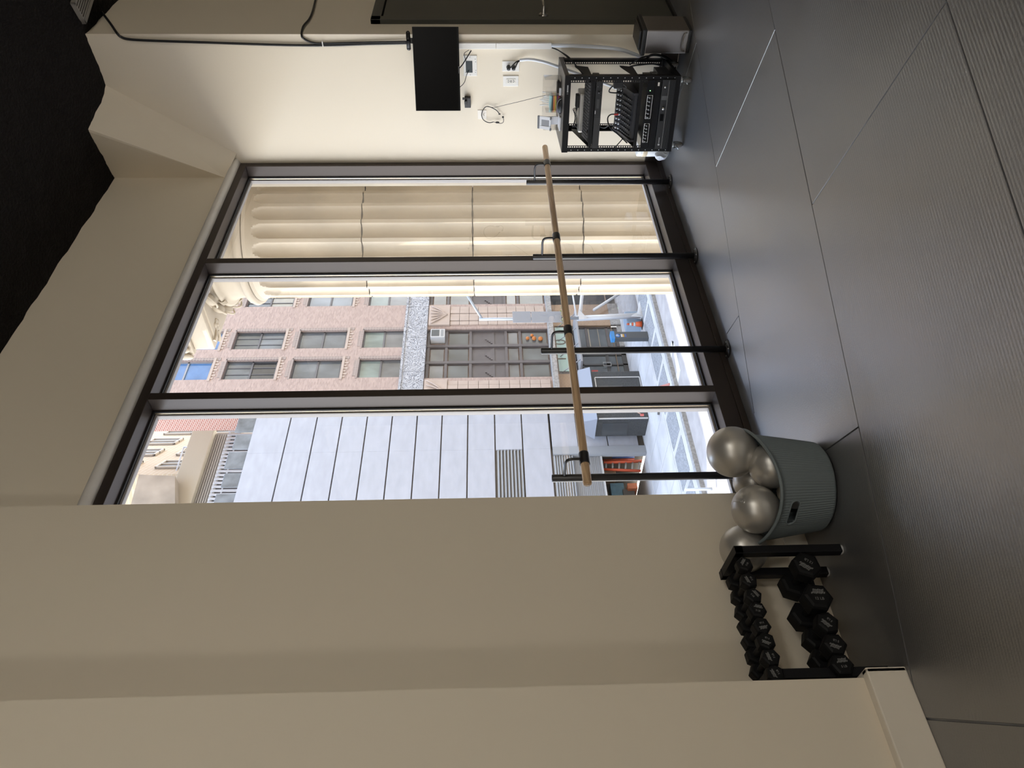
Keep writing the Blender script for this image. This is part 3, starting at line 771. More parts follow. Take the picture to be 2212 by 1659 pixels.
gbox('teal_bin', 1322, 1347, 1043, 1075, .9, (.12, .24, .30), 'teal storage bin in the open garage')
gbox('orange_crate', 1357, 1376, 1043, 1055, .6, (.65, .2, .08), 'small orange crate on the garage floor')
gbox('brown_carton', 1305, 1330, 1017, 1030, 1.2, (.5, .33, .2), 'brown carton behind the orange ladder')
gbox('dark_heap_box', 1348, 1370, 1056, 1075, .8, (.10, .09, .08), 'dark box in the corner of the garage')
# roof of the grey building: glazed parapet, pale louvred screen, plant room and houses beyond
rail_g = M('smoky_parapet_glass', (.25, .28, .32), .15, spec=.7, var=(1.5, .4))
for k, (y0, y1) in enumerate(((900, 934), (937, 970), (974, 1012), (1020, 1052), (1064, 1092))):
    a = onY(540, y1, FY + .15).x; b_ = onY(540, y0, FY + .15).x
    world_part(MB().bbox(a, b_ - .06, FY + .12, FY + .18, 12.56, 13.45 - .1 * (k % 2), .02), 'parapet_pane', rail_g, gb)
KO = 0.5
screen_m = M('white_roof_screen', (.84, .85, .90), .6)
scr = empty('roof_screen', (20, FY + 3, 12.5)); tag(scr, 'white slatted screen on the roof of the grey building', 'screen')
sy = FY + 3.0
st_ = onY(473, 1000, sy).z
for k in range(64):
    x = 12.5 + k * .24; world_part(MB().box(x, x + .12, sy, sy + .05, 12.5, st_), 'slat', screen_m, scr)
for z in (13.0, 13.6, st_ - .55, st_ - .08): world_part(MB().box(12.4, 28, sy + .05, sy + .09, z, z + .07), 'rail', screen_m, scr)
ph = empty('roof_plant_room', (19, FY + 6, 12.5)); tag(ph, 'cream roof plant room with black louvres above the white screen', 'building')
cream = M('cream_render', (.86, .78, .62), .8)
PYp = FY + 6; ptop = onY(398, 1000, PYp).z; pc0 = onY(447, 1000, PYp).z; pl0 = onY(482, 1000, PYp).z; PX1 = onY(450, 938, PYp).x
world_part(MB().box(6, PX1, PYp + .12, PYp + 5, 12.5, pc0), 'wall', M('dark_plant_wall', (.10, .10, .11), .8), ph)
world_part(MB().bbox(6, PX1 + .2, PYp - .35, PYp + 5, pc0, ptop, .05), 'cornice', cream, ph)
blk = M('pale_louvre_edge', (.62, .60, .56), .6)
for k in range(7):
    z = pl0 + (pc0 - pl0) * (k + .5) / 7
    world_part(MB().box(6, PX1, PYp - .05, PYp + .1, z - .045, z + .045), 'louvre_slat', blk, ph)
rl = MB()
for (x0, y0, x1, y1) in ((397, 966, 358, 1092), (417, 966, 378, 1092)): rl.tube([onY(x0, y0, PYp + 1.5), onY(x1, y1, PYp + 1.5)], .045, 6)
for (x0, y0, x1, y1) in ((397, 966, 420, 966), (360, 1075, 385, 1075), (378, 1020, 400, 1022)): rl.tube([onY(x0, y0, PYp + 1.5), onY(x1, y1, PYp + 1.5)], .045, 6)
world_part(rl, 'roof_railing', screen_m, ph)
# houses behind
HYr = FY + 16; X0 = onY(500, 930, HYr).x
tanb = brick_mat('sunlit_tan_brick', (.80, .62, .42), (.74, .57, .38), (.84, .70, .52), .6, .25, mort=.03)
HYt = FY + 13
th = empty('tan_apartment_building', (X0 - 6, HYt, SZ)); tag(th, 'sunlit tan brick apartment building with angled rows of windows above the roof', 'building')
# its street wall runs obliquely away to the right
d_ = V((.80, .60, 0)); p0 = V((X0 - 11.0, HYt - 6.0, 0))
world_part(MB().prism([p0, p0 + d_ * 16, p0 + d_ * 16 + V((-6, 8, 0)), p0 + V((-6, 8, 0))], (0, 0, 45)), 'wall', tanb, th)
nrm = V((.60, -.80, 0))
tanw = M('pale_window_frame', (.72, .62, .5), .6); tang = M('pale_pane', (.55, .58, .58), .2)
for j in range(7):
    for i in range(5):
        q = p0 + d_ * (1.2 + i * 3.0) + V((0, 0, 15.5 + j * 3.3)) + nrm * .02
        fr = MB()
        for (u0, u1, z0, z1) in ((0, 1.5, 0, .12), (0, 1.5, 1.9, 2.0), (0, .1, 0, 2), (1.4, 1.5, 0, 2), (.7, .8, 0, 2)):
            fr.prism([q + d_ * u0 + V((0, 0, z0)), q + d_ * u1 + V((0, 0, z0)), q + d_ * u1 + V((0, 0, z1)), q + d_ * u0 + V((0, 0, z1))], nrm * .12)
        wn = world_part(fr, 'window', tanw, th)
        subpart(MB().prism([q + d_ * .1 + V((0, 0, .1)), q + d_ * 1.4 + V((0, 0, .1)), q + d_ * 1.4 + V((0, 0, 1.9)), q + d_ * .1 + V((0, 0, 1.9))], nrm * .03), 'pane', tang, wn)
ca = tag(MB().prism([onY(378, 1100, HYt - 8), onY(378, 1028, HYt - 8), onY(300, 1025, HYt - 8), onY(280, 1100, HYt - 8)], (0, 4, 0)).build('stained_concrete_wall', M('stained_concrete', (.70, .60, .48), .9, var=(.6, .25))), 'stained tan concrete gable wall at the top left of the view', 'wall')

KO = 0.55
# ================================================================== STREET THINGS
# passer-by, mostly hidden by the window mullion
def skin_fig(verts, edges, name, m_, par):
    me = bpy.data.meshes.new(name); me.from_pydata([v_[:3] for v_ in verts], edges, []); o_ = bpy.data.objects.new(name, me); COL.objects.link(o_)
    md = o_.modifiers.new('skin', 'SKIN'); md.use_smooth_shade = True
    for i, v_ in enumerate(verts): me.skin_vertices[0].data[i].radius = (v_[3], v_[3] * .85)
    me.skin_vertices[0].data[0].use_root = True
    sb_ = o_.modifiers.new('sub', 'SUBSURF'); sb_.levels = 1; sb_.render_levels = 1
    me.materials.append(m_); o_.parent = par; return o_
pp = onZ(1425, 879, SZ); pz = empty('person', pp, RAD(200)); tag(pz, 'person in navy top and jeans walking past the kiosk, half hidden by the mullion', 'person')
skin_c = M('skin_tone', (.75, .48, .36), .6)
body = [(0, 0, .95, .13), (0, .01, 1.2, .15), (0, .01, 1.42, .12), (0, .0, 1.52, .06), (0, -.01, 1.60, .085), (0, -.015, 1.70, .09)]
ed_ = [(0, 1), (1, 2), (2, 3), (3, 4), (4, 5)]
for s_ in (-1, 1):
    n0 = len(body); body += [(s_ * .19, .01, 1.41, .06), (s_ * .23, .02 - .04 * s_, 1.14, .045), (s_ * .22, -.10 - .05 * s_, .93, .032), (s_ * .215, -.14 - .05 * s_, .86, .028)]
    ed_ += [(2, n0), (n0, n0 + 1), (n0 + 1, n0 + 2), (n0 + 2, n0 + 3)]
    for f_ in range(5):
        k0 = len(body); body += [(s_ * (.215 + .012 * (f_ - 2)), -.16 - .05 * s_ - .004 * f_, .82, .009), (s_ * (.21 + .012 * (f_ - 2)), -.17 - .05 * s_, .785 - .006 * (2 - abs(f_ - 2)), .008)]; ed_ += [(n0 + 3, k0), (k0, k0 + 1)]
    n1 = len(body); body += [(s_ * .10, 0, .90, .09), (s_ * .11, -.10 * s_, .50, .065), (s_ * .11, -.16 * s_ + .06, .09, .045), (s_ * .115, -.16 * s_ - .10, .045, .04)]
    ed_ += [(0, n1), (n1, n1 + 1), (n1 + 1, n1 + 2), (n1 + 2, n1 + 3)]
skin_fig(body, ed_, 'body', skin_c, pz)
sh_ = [(0, 0, .93, .15), (0, .01, 1.2, .17), (0, .01, 1.42, .14)]; se = [(0, 1), (1, 2)]
tr_ = [(0, 0, .92, .15)]; te = []
for s_ in (-1, 1):
    n0 = len(sh_); sh_ += [(s_ * .19, .01, 1.41, .08), (s_ * .22, .02 - .02 * s_, 1.22, .07)]; se += [(2, n0), (n0, n0 + 1)]
    n1 = len(tr_); tr_ += [(s_ * .10, 0, .86, .11), (s_ * .11, -.10 * s_, .50, .085), (s_ * .11, -.16 * s_ + .06, .13, .07)]; te += [(0, n1), (n1, n1 + 1), (n1 + 1, n1 + 2)]
skin_fig(sh_, se, 'shirt', M('navy_cotton', (.03, .04, .12), .8), pz); skin_fig(tr_, te, 'trousers', M('washed_denim', (.35, .42, .50), .8), pz)
o_ = MB().sphere((0, .01, 1.73), .1, 16, 10, (1, 1.05, .75)).build('hair', M('dark_hair', (.05, .035, .03), .8)); o_.parent = pz
for s_ in (-1, 1):
    o_ = MB().bbox(s_ * .115 - .05, s_ * .115 + .05, -.16 * s_ - .15, -.16 * s_ + .12, 0, .10, .03).build('shoe', M('grey_shoe', (.2, .2, .2), .7)); o_.parent = pz
o_ = MB().bbox(.17, .27, -.30, -.2, .70, .86, .03).build('red_pouch', M('red_pouch', (.85, .2, .18), .6)); o_.parent = pz

# newsstand
ns = empty('newsstand', (23.9, 26.2, SZ)); tag(ns, 'dark grey street kiosk with white outlined door in front of the grey building', 'kiosk')
dk = M('dark_speckled_cladding', (.075, .08, .085), .55, var=(30, .5)); wl_ = M('white_edging', (.85, .85, .85), .5)
NXa, NXb, NYa, NYb, NZ1 = 22.35, 25.4, 25.35, 26.6, -3.5
world_part(MB().bbox(NXa, NXb, NYa, NYb, SZ, NZ1, .03), 'body', dk, ns)
world_part(MB().prism([(NXa - .15, NYa - .15, NZ1), (NXa - .15, NYb, NZ1), (NXa + .2, NYb, NZ1 + .5), (NXa + .2, NYa + .4, NZ1 + .5)], (NXb - NXa + .3, 0, 0)), 'roof', M('blue_grey_roof', (.42, .45, .53), .6), ns)
ed = MB(); ed.box(NXa - .02, NXa + .03, NYa - .02, NYa + .03, SZ + .05, NZ1 - .1)
dx0, dx1 = NXa + .55, NXa + 2.6
for (x0, x1, z0, z1) in ((dx0, dx0 + .045, SZ + .06, NZ1 - .2), (dx1, dx1 + .045, SZ + .06, NZ1 - .2), (dx0, dx1, NZ1 - .22, NZ1 - .17), (dx0, dx1, SZ + .04, SZ + .08)): ed.box(x0, x1, NYa - .03, NYa, z0, z1)
ed.box(dx0 + .1, dx0 + .9, NYa - .03, NYa, NZ1 - .78, NZ1 - .70); ed.box(dx0 + .1, dx0 + .55, NYa - .03, NYa, NZ1 - 1.05, NZ1 - 1.0)
world_part(ed, 'white_trim', wl_, ns)
world_part(MB().box(dx0 + .12, dx0 + 1.5, NYa - .02, NYa, NZ1 - 1.45, NZ1 - .3), 'window_panel', M('smoked_panel', (.16, .155, .15), .3), ns)
world_part(MB().box(NXa - .02, NXa, NYa + .3, NYb - .1, NZ1 - 1.5, NZ1 - .3), 'window_panel', M('smoked_panel_side', (.10, .11, .12), .2), ns)
world_part(MB().box(dx0 + .35, dx0 + .75, NYa - .04, NYa - .031, NZ1 - 1.02, NZ1 - .80).box(dx0 + .6, dx0 + .85, NYa - .04, NYa - .031, NZ1 - 1.12, NZ1 - .86), 'notice', M('pale_blue_notice', (.60, .78, .92), .5), ns)
# parking meter
pm = empty('parking_meter', (24.9, 22.75, SZ)); tag(pm, 'tall dark parking payment machine with blue P sign on the far pavement', 'parking meter')
bp = onZ(1400, 727, SZ); pm.location = bp
world_part(MB().bbox(bp.x - .20, bp.x + .22, bp.y - .12, bp.y + .12, SZ, SZ + 1.62, .02), 'body', M('charcoal_metal', (.10, .11, .12), .5), pm)
world_part(MB().box(bp.x - .23, bp.x + .24, bp.y - .14, bp.y + .13, SZ + 1.55, SZ + 1.72), 'blue_cap', M('bright_blue', (.05, .33, .80), .5), pm)
q = MB(); q.lathe([(.001, 0), (.11, 0), (.11, .01), (.001, .01)], (bp.x - .05, bp.y - .12, SZ + 1.4), 20, axis=(0, -1, 0)); world_part(q, 'round_sign', M('sign_blue', (.04, .22, .65), .5), pm)
q = MB(); q.merge(text_mb('P', .2, .006), frame_mtx((bp.x - .05, bp.y - .134, SZ + 1.4), (1, 0, 0), (0, 0, 1))); world_part(q, 'letter', acm, pm)
for (z0, cl, nm) in ((1.02, (.06, .15, .5), 'blue_sticker'), (1.12, (.85, .5, .1), 'orange_sticker'), (1.2, (.85, .85, .85), 'white_sticker')):
    world_part(MB().box(bp.x - .14, bp.x + .05, bp.y - .126, bp.y - .12, SZ + z0, SZ + z0 + .07), nm, M(nm, cl, .5), pm)
# traffic cone
cb = onZ(1388, 700, SZ); cn_ = empty('traffic_cone', cb); tag(cn_, 'orange traffic cone with white bands on the far pavement', 'traffic cone')
oc = M('cone_orange', (.95, .16, .05), .5); wc = M('cone_white', (.85, .85, .85), .5)
world_part(MB().bbox(cb.x - .2, cb.x + .2, cb.y - .2, cb.y + .2, SZ, SZ + .04, .01), 'foot', M('black_rubber_foot', (.03, .03, .03), .7), cn_)
for nm, m_, h0, h1 in (('lower_body', oc, .04, .34), ('band', wc, .34, .44), ('middle_body', oc, .44, .52), ('band', wc, .52, .62), ('tip', oc, .62, .75)):
    world_part(MB().lathe([(.155 - .16 * h0, SZ + h0), (.155 - .16 * h1, SZ + h1)], (cb.x, cb.y, 0), 20), nm, m_, cn_)
# white steel truss frame
tf = empty('steel_frame', onZ(1392, 672, SZ)); tag(tf, 'white painted steel box frame with gusset plates on the far pavement', 'frame')
ws = M('white_painted_steel', (.86, .88, .92), .5); TYf = 22.9
def seg(a, b_, r_, nm, yy=TYf): world_part(MB().tube([onY(*a, yy), onY(*b_, yy)], r_, 4), nm, ws, tf)
seg((1246, 688), (1392, 681), .13, 'post'); seg((1252, 690), (1258, 630), .12, 'beam'); seg((1382, 684), (1392, 630), .22, 'beam')
seg((1282, 670), (1345, 630), .07, 'brace'); seg((1246, 688), (1236, 630), .05, 'tie_rod')
for g3 in (((1246, 690), (1250, 668), (1270, 688)), ((1388, 684), (1390, 666), (1362, 683))):
    world_part(MB().prism([onY(*p_, TYf - .12) for p_ in g3], (0, .03, 0)), 'gusset_plate', ws, tf)
world_part(MB().prism([onY(*p_, TYf + .3) for p_ in ((1258, 683), (1376, 679), (1384, 632), (1262, 632))], (0, .02, 0)), 'mesh_screen', glass_mat('dusty_mesh', (.82, .80, .78), .5), tf)
bw = tag(MB().bbox(*(lambda p_: (p_.x - .35, p_.x + .5, p_.y - .1, p_.y + .5))(onZ(1385, 690, SZ)), SZ, SZ + .75, .05).build('blue_barrier', M('pale_blue_plastic', (.42, .55, .72), .5)), 'pale blue plastic barrier behind the traffic cone', 'barrier')
# street lamp post with back-turned signs
LYp = 21.6; sl = empty('street_sign_pole', onY(1240, 686, LYp)); tag(sl, 'galvanised street pole with angled arm and two grey sign backs', 'pole')
gal = M('galvanised_steel', (.52, .56, .62), .45, metal=.4)
world_part(MB().tube([onY(1035, 690, LYp), onY(1250, 687, LYp)], .07, 10), 'pole', gal, sl)
world_part(MB().tube([onY(1008, 636, LYp - .4), onY(1042, 690, LYp)], .06, 8), 'arm', gal, sl)
for (x0, x1) in ((1108, 1146), (1149, 1212)):
    a = onY(x0, 697, LYp - .1); b_ = onY(x1, 673, LYp - .1)
    world_part(MB().bbox(a.x, b_.x, LYp - .12, LYp - .09, b_.z, a.z, .02), 'sign_plate', M('sign_back', (.40, .43, .50), .5), sl)
pbk = empty('hanging_plant', onY(1217, 680, LYp - .25)); tag(pbk, 'small green and brown hanging plant basket on the street pole', 'plant')
lg = MB()
for k in range(46):
    c0 = onY(1216 + random.uniform(-5, 6), 682 + random.uniform(-22, 20), LYp - .25 + random.uniform(-.2, .2))
    r0 = random.uniform(.05, .09); u_ = V((random.uniform(-1, 1), random.uniform(-1, 1), random.uniform(-1, 1))).normalized(); v_ = u_.orthogonal().normalized()
    lg.poly([c0 - u_ * r0, c0 + v_ * r0 * .5, c0 + u_ * r0, c0 - v_ * r0 * .5])
world_part(lg, 'foliage', M('dry_green_leaves', (.30, .32, .13), .8), pbk)
world_part(MB().sphere(onY(1221, 680, LYp - .25), .22, 14, 8, (1, 1, .6)), 'basket', M('brown_basket', (.3, .18, .1), .9), pbk)
# white and blue striped barrier posts near the kerb
sb = MB().tube([onZ(1538, 1056, SZ + .0), onZ(1538, 1056, SZ) + V((0, 0, .1)), onY(1481, 1058, onZ(1538, 1056, SZ).y)], .05, 8)
tag(sb.build('bollard', M('white_blue_post', (.75, .82, .92), .5)), 'thin white and blue post standing on the near part of the road', 'post')
# red and white barricade lying by the kerb
br = MB(); br.tube([onZ(1426, 836, SZ), onZ(1447, 830, SZ)], .06, 6); tag(br.build('barricade_bar', M('faded_red_paint', (.75, .3, .25), .6)), 'faded red barricade bar lying at the kerb', 'barrier')

M, brick_mat = _M, _B
acm = M('white_plastic_indoor', (.85, .85, .85), .45)
# ================================================================== BALLET BARRE
blk_pc = M('black_powder_coat', (0.014, 0.013, 0.014), 0.38, spec=0.6)
def wood_mat():
    m_ = M('oiled_ash_wood', (.62, .42, .25), .42, spec=.45); n = m_.node_tree; b = n.nodes['Principled BSDF']
    t = n.nodes.new('ShaderNodeTexCoord'); mp = n.nodes.new('ShaderNodeMapping'); mp.inputs['Scale'].default_value = (1.6, 26, 26)
    nz = n.nodes.new('ShaderNodeTexNoise'); nz.inputs['Scale'].default_value = 1.5; nz.inputs['Detail'].default_value = 6; nz.inputs['Distortion'].default_value = 1.2
    r = n.nodes.new('ShaderNodeValToRGB'); e = r.color_ramp.elements
    e[0].position = .32; e[0].color = (.38, .23, .12, 1); e[1].position = .62; e[1].color = (.72, .51, .31, 1)
    n.links.new(t.outputs['Object'], mp.inputs[0]); n.links.new(mp.outputs[0], nz.inputs['Vector']); n.links.new(nz.outputs['Fac'], r.inputs[0]); n.links.new(r.outputs[0], b.inputs['Base Color'])
    return m_
wood = wood_mat()
screw_m = M('zinc_screw', (.6, .6, .6), .35, metal=1)
ba = tag(empty('ballet_barre', (3.62, 2.972, 0)), 'long wooden ballet barre on four black posts in front of the window', 'barre')
RY, RZ, PYb = 2.822, .943, 2.972
for px_ in (5.005, 4.065, 3.15, 2.232):
    p = MB(); p.lathe([(.0195, .004), (.0195, 1.088), (.0175, 1.092), (.0001, 1.092)], (px_, PYb, 0), 24)
    post = world_part(p, 'post', blk_pc, ba)
    fl_ = MB(); fl_.lathe([(.0001, .0005), (.056, .0005), (.056, .0035), (.053, .005), (.026, .005), (.026, .009), (.0235, .011), (.0195, .011)], (px_, PYb, 0), 32)
    fo = subpart(fl_, 'flange', blk_pc, post)
    sc_ = MB()
    for k in range(4):
        an = pi / 4 + k * pi / 2; sc_.lathe([(.0001, .0048), (.006, .0048), (.0045, .0075), (.0001, .008)], (px_ + .041 * cos(an), PYb + .041 * sin(an), 0), 10)
    subpart(sc_, 'screw', screw_m, post)
    br_ = MB(); br_.tube(smooth_path([(px_, PYb, 1.030), (px_, PYb - .06, 1.0315), (px_, RY + .035, 1.032), (px_, RY + .008, 1.022), (px_, RY, .998), (px_, RY, .962)]), .0075, 12)
    world_part(br_, 'bracket', blk_pc, ba)
    cl = MB(); cl.lathe([(.0205, -.034), (.0250, -.034), (.0255, -.030), (.0255, .030), (.0250, .034), (.0205, .034)], (px_, RY, RZ), 28, axis=(1, 0, 0))
    world_part(cl, 'clamp', blk_pc, ba)
rl_ = MB(); rl_.lathe([(.0001, 0), (.0185, 0), (.0205, .0025), (.0212, .006), (.0212, 3.176), (.0205, 3.179), (.0185, 3.182), (.0001, 3.182)], (2.082, RY, RZ), 28, axis=(1, 0, 0))
world_part(rl_, 'handrail', wood, ba)

# ================================================================== BALL BASKET
bk_m = M('blue_grey_soft_plastic', (0.17, 0.20, 0.212), 0.5, spec=.45)
BC = V((1.857, 2.56, 0)); A0 = RAD(318)
bas = tag(empty('ball_basket', BC), 'blue-grey ribbed plastic tub with cut-out handle holding silver balls', 'basket')
NB = 480
def rim_z(a): return .288 + .032 * cos(2 * (a - A0))
def brad(t): return .182 + .046 * t ** .9 + (.012 * max(0, (t - .9) / .1))
HA = [RAD(205), RAD(25)]            # handle openings
def in_handle(a, z):
    for h in HA:
        d = (a - h + pi) % (2 * pi) - pi
        x_ = abs(d) * .215; zz = abs(z - (.62 * rim_z(a) + .030))
        if (max(0, x_ - .034)) ** 2 + zz ** 2 < .0175 ** 2: return True
    return False
tb = MB(); NZr = 64
vs_ = []; 
for j in range(NZr + 1):
    t = j / NZr
    for k in range(NB):
        a = 2 * pi * k / NB; z = .004 + (rim_z(a) - .004) * t
        r = brad(t) + (.0016 * cos(a * 120) if .06 < t < .95 else 0) - (.012 * (1 - t / .05) if t < .05 else 0)
        vs_.append((BC.x + r * cos(a), BC.y + r * sin(a), z))
fs = []
for j in range(NZr):
    for k in range(NB):
        a = 2 * pi * (k + .5) / NB; z = .004 + (rim_z(a) - .004) * (j + .5) / NZr
        if in_handle(a, z): continue
        fs.append((j * NB + k, j * NB + (k + 1) % NB, (j + 1) * NB + (k + 1) % NB, (j + 1) * NB + k))
tb.add(vs_, fs, True); tb.lathe([(.0001, .004), (.172, .004)], BC, NB)
bo = world_part(tb, 'tub', bk_m, bas)
sol = bo.modifiers.new('thickness', 'SOLIDIFY'); sol.thickness = .004; sol.offset = -1
rm = MB(); rm.tube([(BC.x + (brad(1) + .003) * cos(a), BC.y + (brad(1) + .003) * sin(a), rim_z(a)) for a in [2 * pi * k / 120 for k in range(120)]], .0068, 10, closed=True)
world_part(rm, 'rim', bk_m, bas)
for h in HA:
    hp = []
    for k in range(40):
        q = 2 * pi * k / 40
        dx = .034 * (1 if cos(q) > 0 else -1) + .0195 * cos(q); dz = .0195 * sin(q)
        a = h + dx / .215; z = .62 * rim_z(a) + .030 + dz; t = z / rim_z(a); r = brad(t) + .001
        hp.append((BC.x + r * cos(a), BC.y + r * sin(a), z))
    world_part(MB().tube(hp, .0035, 6, closed=True), 'handle', bk_m, bas)

# ================================================================== SILVER EXERCISE BALLS
ball_m = M('satin_silver_vinyl', (0.52, 0.50, 0.465), 0.36, metal=0.6, spec=.5, var=(4, .05))
def ball(x, y, dep, r, label, plug=None):
    c = atD(x, y, dep)
    t_ = tag(empty('exercise_ball', c), label, 'ball', 'silver exercise balls')
    m_ = MB(); m_.sphere((0, 0, 0), r, 56, 36, (1, 1, .985)); o_ = m_.build('skin', ball_m); o_.parent = t_
    d = plug or V((.3, .3, -.9)); d = V(d).normalized()
    pg = MB(); pg.lathe([(.0001, r + .0015), (.006, r + .0012), (.0085, r - .0006), (.0095, r - .003)], (0, 0, 0), 16, axis=d); o_ = pg.build('plug', ball_m); o_.parent = t_
    sm_ = MB(); u_ = d.orthogonal().normalized()
    sm_.tube([(d * cos(q) + u_ * sin(q)) * (r + .0002) for q in [.09 + .5 * k / 8 for k in range(9)]], .0011, 6); o_ = sm_.build('seam', ball_m); o_.parent = t_
    return t_
ball(1582, 976, 3.18, .1085, 'large silver ball on top of the basket nearest the window')
ball(1666, 1006, 3.10, .094, 'smaller silver ball pressed against the front rim of the basket')
ball(1626, 1042, 3.27, .086, 'silver ball mostly hidden at the back of the basket against the window sill')
ball(1632, 1100, 3.04, .098, 'silver ball with visible plug at the rack end of the basket', plug=atD(1600, 1081, 2.97) - atD(1632, 1100, 3.04))
ball(1606, 1186, 3.12, .099, 'silver ball behind the dumbbell rack against the wall')
ball(1716, 1062, 3.16, .072, 'silver ball lowest inside the basket, seen between two others')

# ================================================================== DUMBBELL RACK
rk_m = M('black_rack_steel', (0.006, 0.006, 0.0075), 0.5, spec=.3)
foot_m = M('grey_plastic_foot', (.45, .45, .45), .5)
dkr = tag(empty('dumbbell_rack', (1.30, 2.65, 0)), 'low black steel two-tier dumbbell rack against the left wall', 'rack')
for x0 in (1.042, 1.538):
    fr = MB(); s_ = .034
    fr.bbox(x0, x0 + s_, 2.556, 2.556 + s_, .008, .437, .003); fr.bbox(x0, x0 + s_, 2.728, 2.728 + s_, .008, .452, .003)
    fr.prism([(x0, 2.556, .437), (x0, 2.762, .452), (x0, 2.762, .420), (x0, 2.556, .405)], (s_, 0, 0))
    fo = world_part(fr, 'end_frame', rk_m, dkr)
    for yy in (2.573, 2.745): subpart(MB().lathe([(.0001, 0), (.016, 0), (.019, .004), (.0185, .009), (.0001, .009)], (x0 + .017, yy, 0), 20), 'foot', foot_m, fo)
for zt in (.403, .163):
    for yy in (2.598, 2.652):
        t = MB(); t.bbox(1.07, 1.54, yy, yy + .016, zt - .018, zt, .002)
        world_part(t, 'tier_rail', rk_m, dkr)

# ================================================================== DUMBBELLS
neo = M('black_neoprene', (0.006, 0.006, 0.0065), 0.6, spec=.22)
prt = M('grey_dumbbell_print', (.15, .15, .145), .6)
def dumbbell(x, z, r, wt, roll, label, yf=2.536, ln=.205, dx=.0):
    hl = .052 if r < .04 else .068
    t_ = tag(empty('dumbbell', (x, yf, z)), label, 'dumbbell', 'black hex dumbbells on the rack')
    hd = MB(); prof = [(.0001, 0), (r * .72, 0), (r * .90, .004), (r, .012), (r, hl - .012), (r * .90, hl - .003), (r * .5, hl), (.0001, hl)]
    vs2 = []
    hd.lathe(prof, (0, 0, 0), 6, axis=(0, 1, 0)); hd.sm = [False] * len(hd.f)
    for q in range(2):
        o_ = (hd.build('head', neo) if q == 0 else None)
        if o_ is None:
            o_ = first.copy(); COL.objects.link(o_)
        first = o_
        o_.parent = t_; o_.location = (0 if q == 0 else dx, q * (ln - hl), 0); o_.rotation_euler = (0, roll, 0)
    h = MB(); n_ = 10
    h.tube([V((dx * k / n_, hl - .004 + (ln - 2 * hl + .008) * k / n_, 0)) for k in range(n_ + 1)], [(.0125 + .0022 * sin(pi * k / n_)) * (1 if r < .04 else 1.2) for k in range(n_ + 1)], 14)
    o_ = h.build('handle', neo); o_.parent = t_
    pr = MB(); sc2 = r / .055; rt = roll + random.uniform(-.5, .5)
    fm = Matrix.Rotation(rt, 4, 'Y') @ frame_mtx((0, -.0006, 0), (1, 0, 0), (0, 0, 1))
    for k in range(9):               # slanted block emblem
        x_ = (-.026 + k * .0056) * sc2; hgt = (.0075 if k in (0, 8) else .0105) * sc2; y_ = (.006 + .0010 * ((k * 5) % 3)) * sc2
        w_ = .0050 * sc2
        pr.poly([fm @ V((x_, y_, 0)), fm @ V((x_ + w_, y_, 0)), fm @ V((x_ + w_ + .003 * sc2, y_ + hgt, 0)), fm @ V((x_ + .003 * sc2, y_ + hgt, 0))])
        if 0 < k < 8:
            y2 = y_ + hgt + .0012 * sc2
            pr.poly([fm @ V((x_ + .003 * sc2, y2, 0)), fm @ V((x_ + w_ + .003 * sc2, y2, 0)), fm @ V((x_ + w_ + .005 * sc2, y2 + hgt * .6, 0)), fm @ V((x_ + .005 * sc2, y2 + hgt * .6, 0))])
    pr.merge(text_mb('%d LB' % wt, .0145 * sc2, .0003), fm @ Matrix.Translation((0, -.012 * sc2, 0)))
    o_ = pr.build('print', prt); o_.parent = t_
    return t_
ords = ['first', 'second', 'third', 'fourth', 'fifth', 'sixth', 'seventh', 'eighth']
ux = [1.482, 1.414, 1.350, 1.292, 1.230, 1.172, 1.112, 1.052 + .001]
for i, x in enumerate(ux):
    dumbbell(x, .418, .0335 if i < 3 else .035, 2 if i < 4 else 3, [.9, .2, 2.4, 1.8, -1.4, -1.1, -.6, .1][i], 'small black dumbbell on the upper rack tier, %s from the ball basket' % ords[i], ln=.195, dx=.012)
for i, (x, r, wt) in enumerate(((1.470, .0575, 12), (1.335, .0575, 12), (1.232, .044, 5), (1.150, .044, 5), (1.0745, .043, 5))):
    dumbbell(x, .1805 if wt == 12 else .1785, r, wt, [-1.2, 1.7, -.7, -1.5, 1.6][i], '%s black dumbbell on the lower rack tier, %s from the ball basket' % ('large 12 LB' if wt == 12 else 'medium', ords[i]), yf=2.527, ln=.225 if wt == 12 else .205, dx=.008)

# ================================================================== STEEL PEDAL BIN
bn = tag(empty('pedal_bin', (5.26, 1.99, 0)), 'slim brushed steel pedal bin with black lid by the grey door', 'bin')
brushed = M('brushed_steel', (.40, .37, .35), .30, metal=1.0, var=(3, .03, (40, 1, 1)))
blkpl = M('black_plastic', (.014, .014, .015), .4)
world_part(MB().bbox(5.135, 5.392, 1.912, 2.068, .018, .308, .008), 'body', brushed, bn)
world_part(MB().bbox(5.138, 5.389, 1.915, 2.065, 0, .02, .004), 'base', blkpl, bn)
lid = MB(); lid.bbox(5.118, 5.398, 1.902, 2.078, .306, .336, .008); lid.bbox(5.16, 5.395, 1.925, 2.055, .334, .35, .008); world_part(lid, 'lid', blkpl, bn)
pd = MB(); pd.tube(smooth_path([(5.134, 1.93, .035), (5.128, 1.935, .05), (5.118, 1.96, .058), (5.116, 2.0, .06), (5.122, 2.04, .056), (5.134, 2.05, .035)]), .004, 8); world_part(pd, 'pedal', steel, bn)

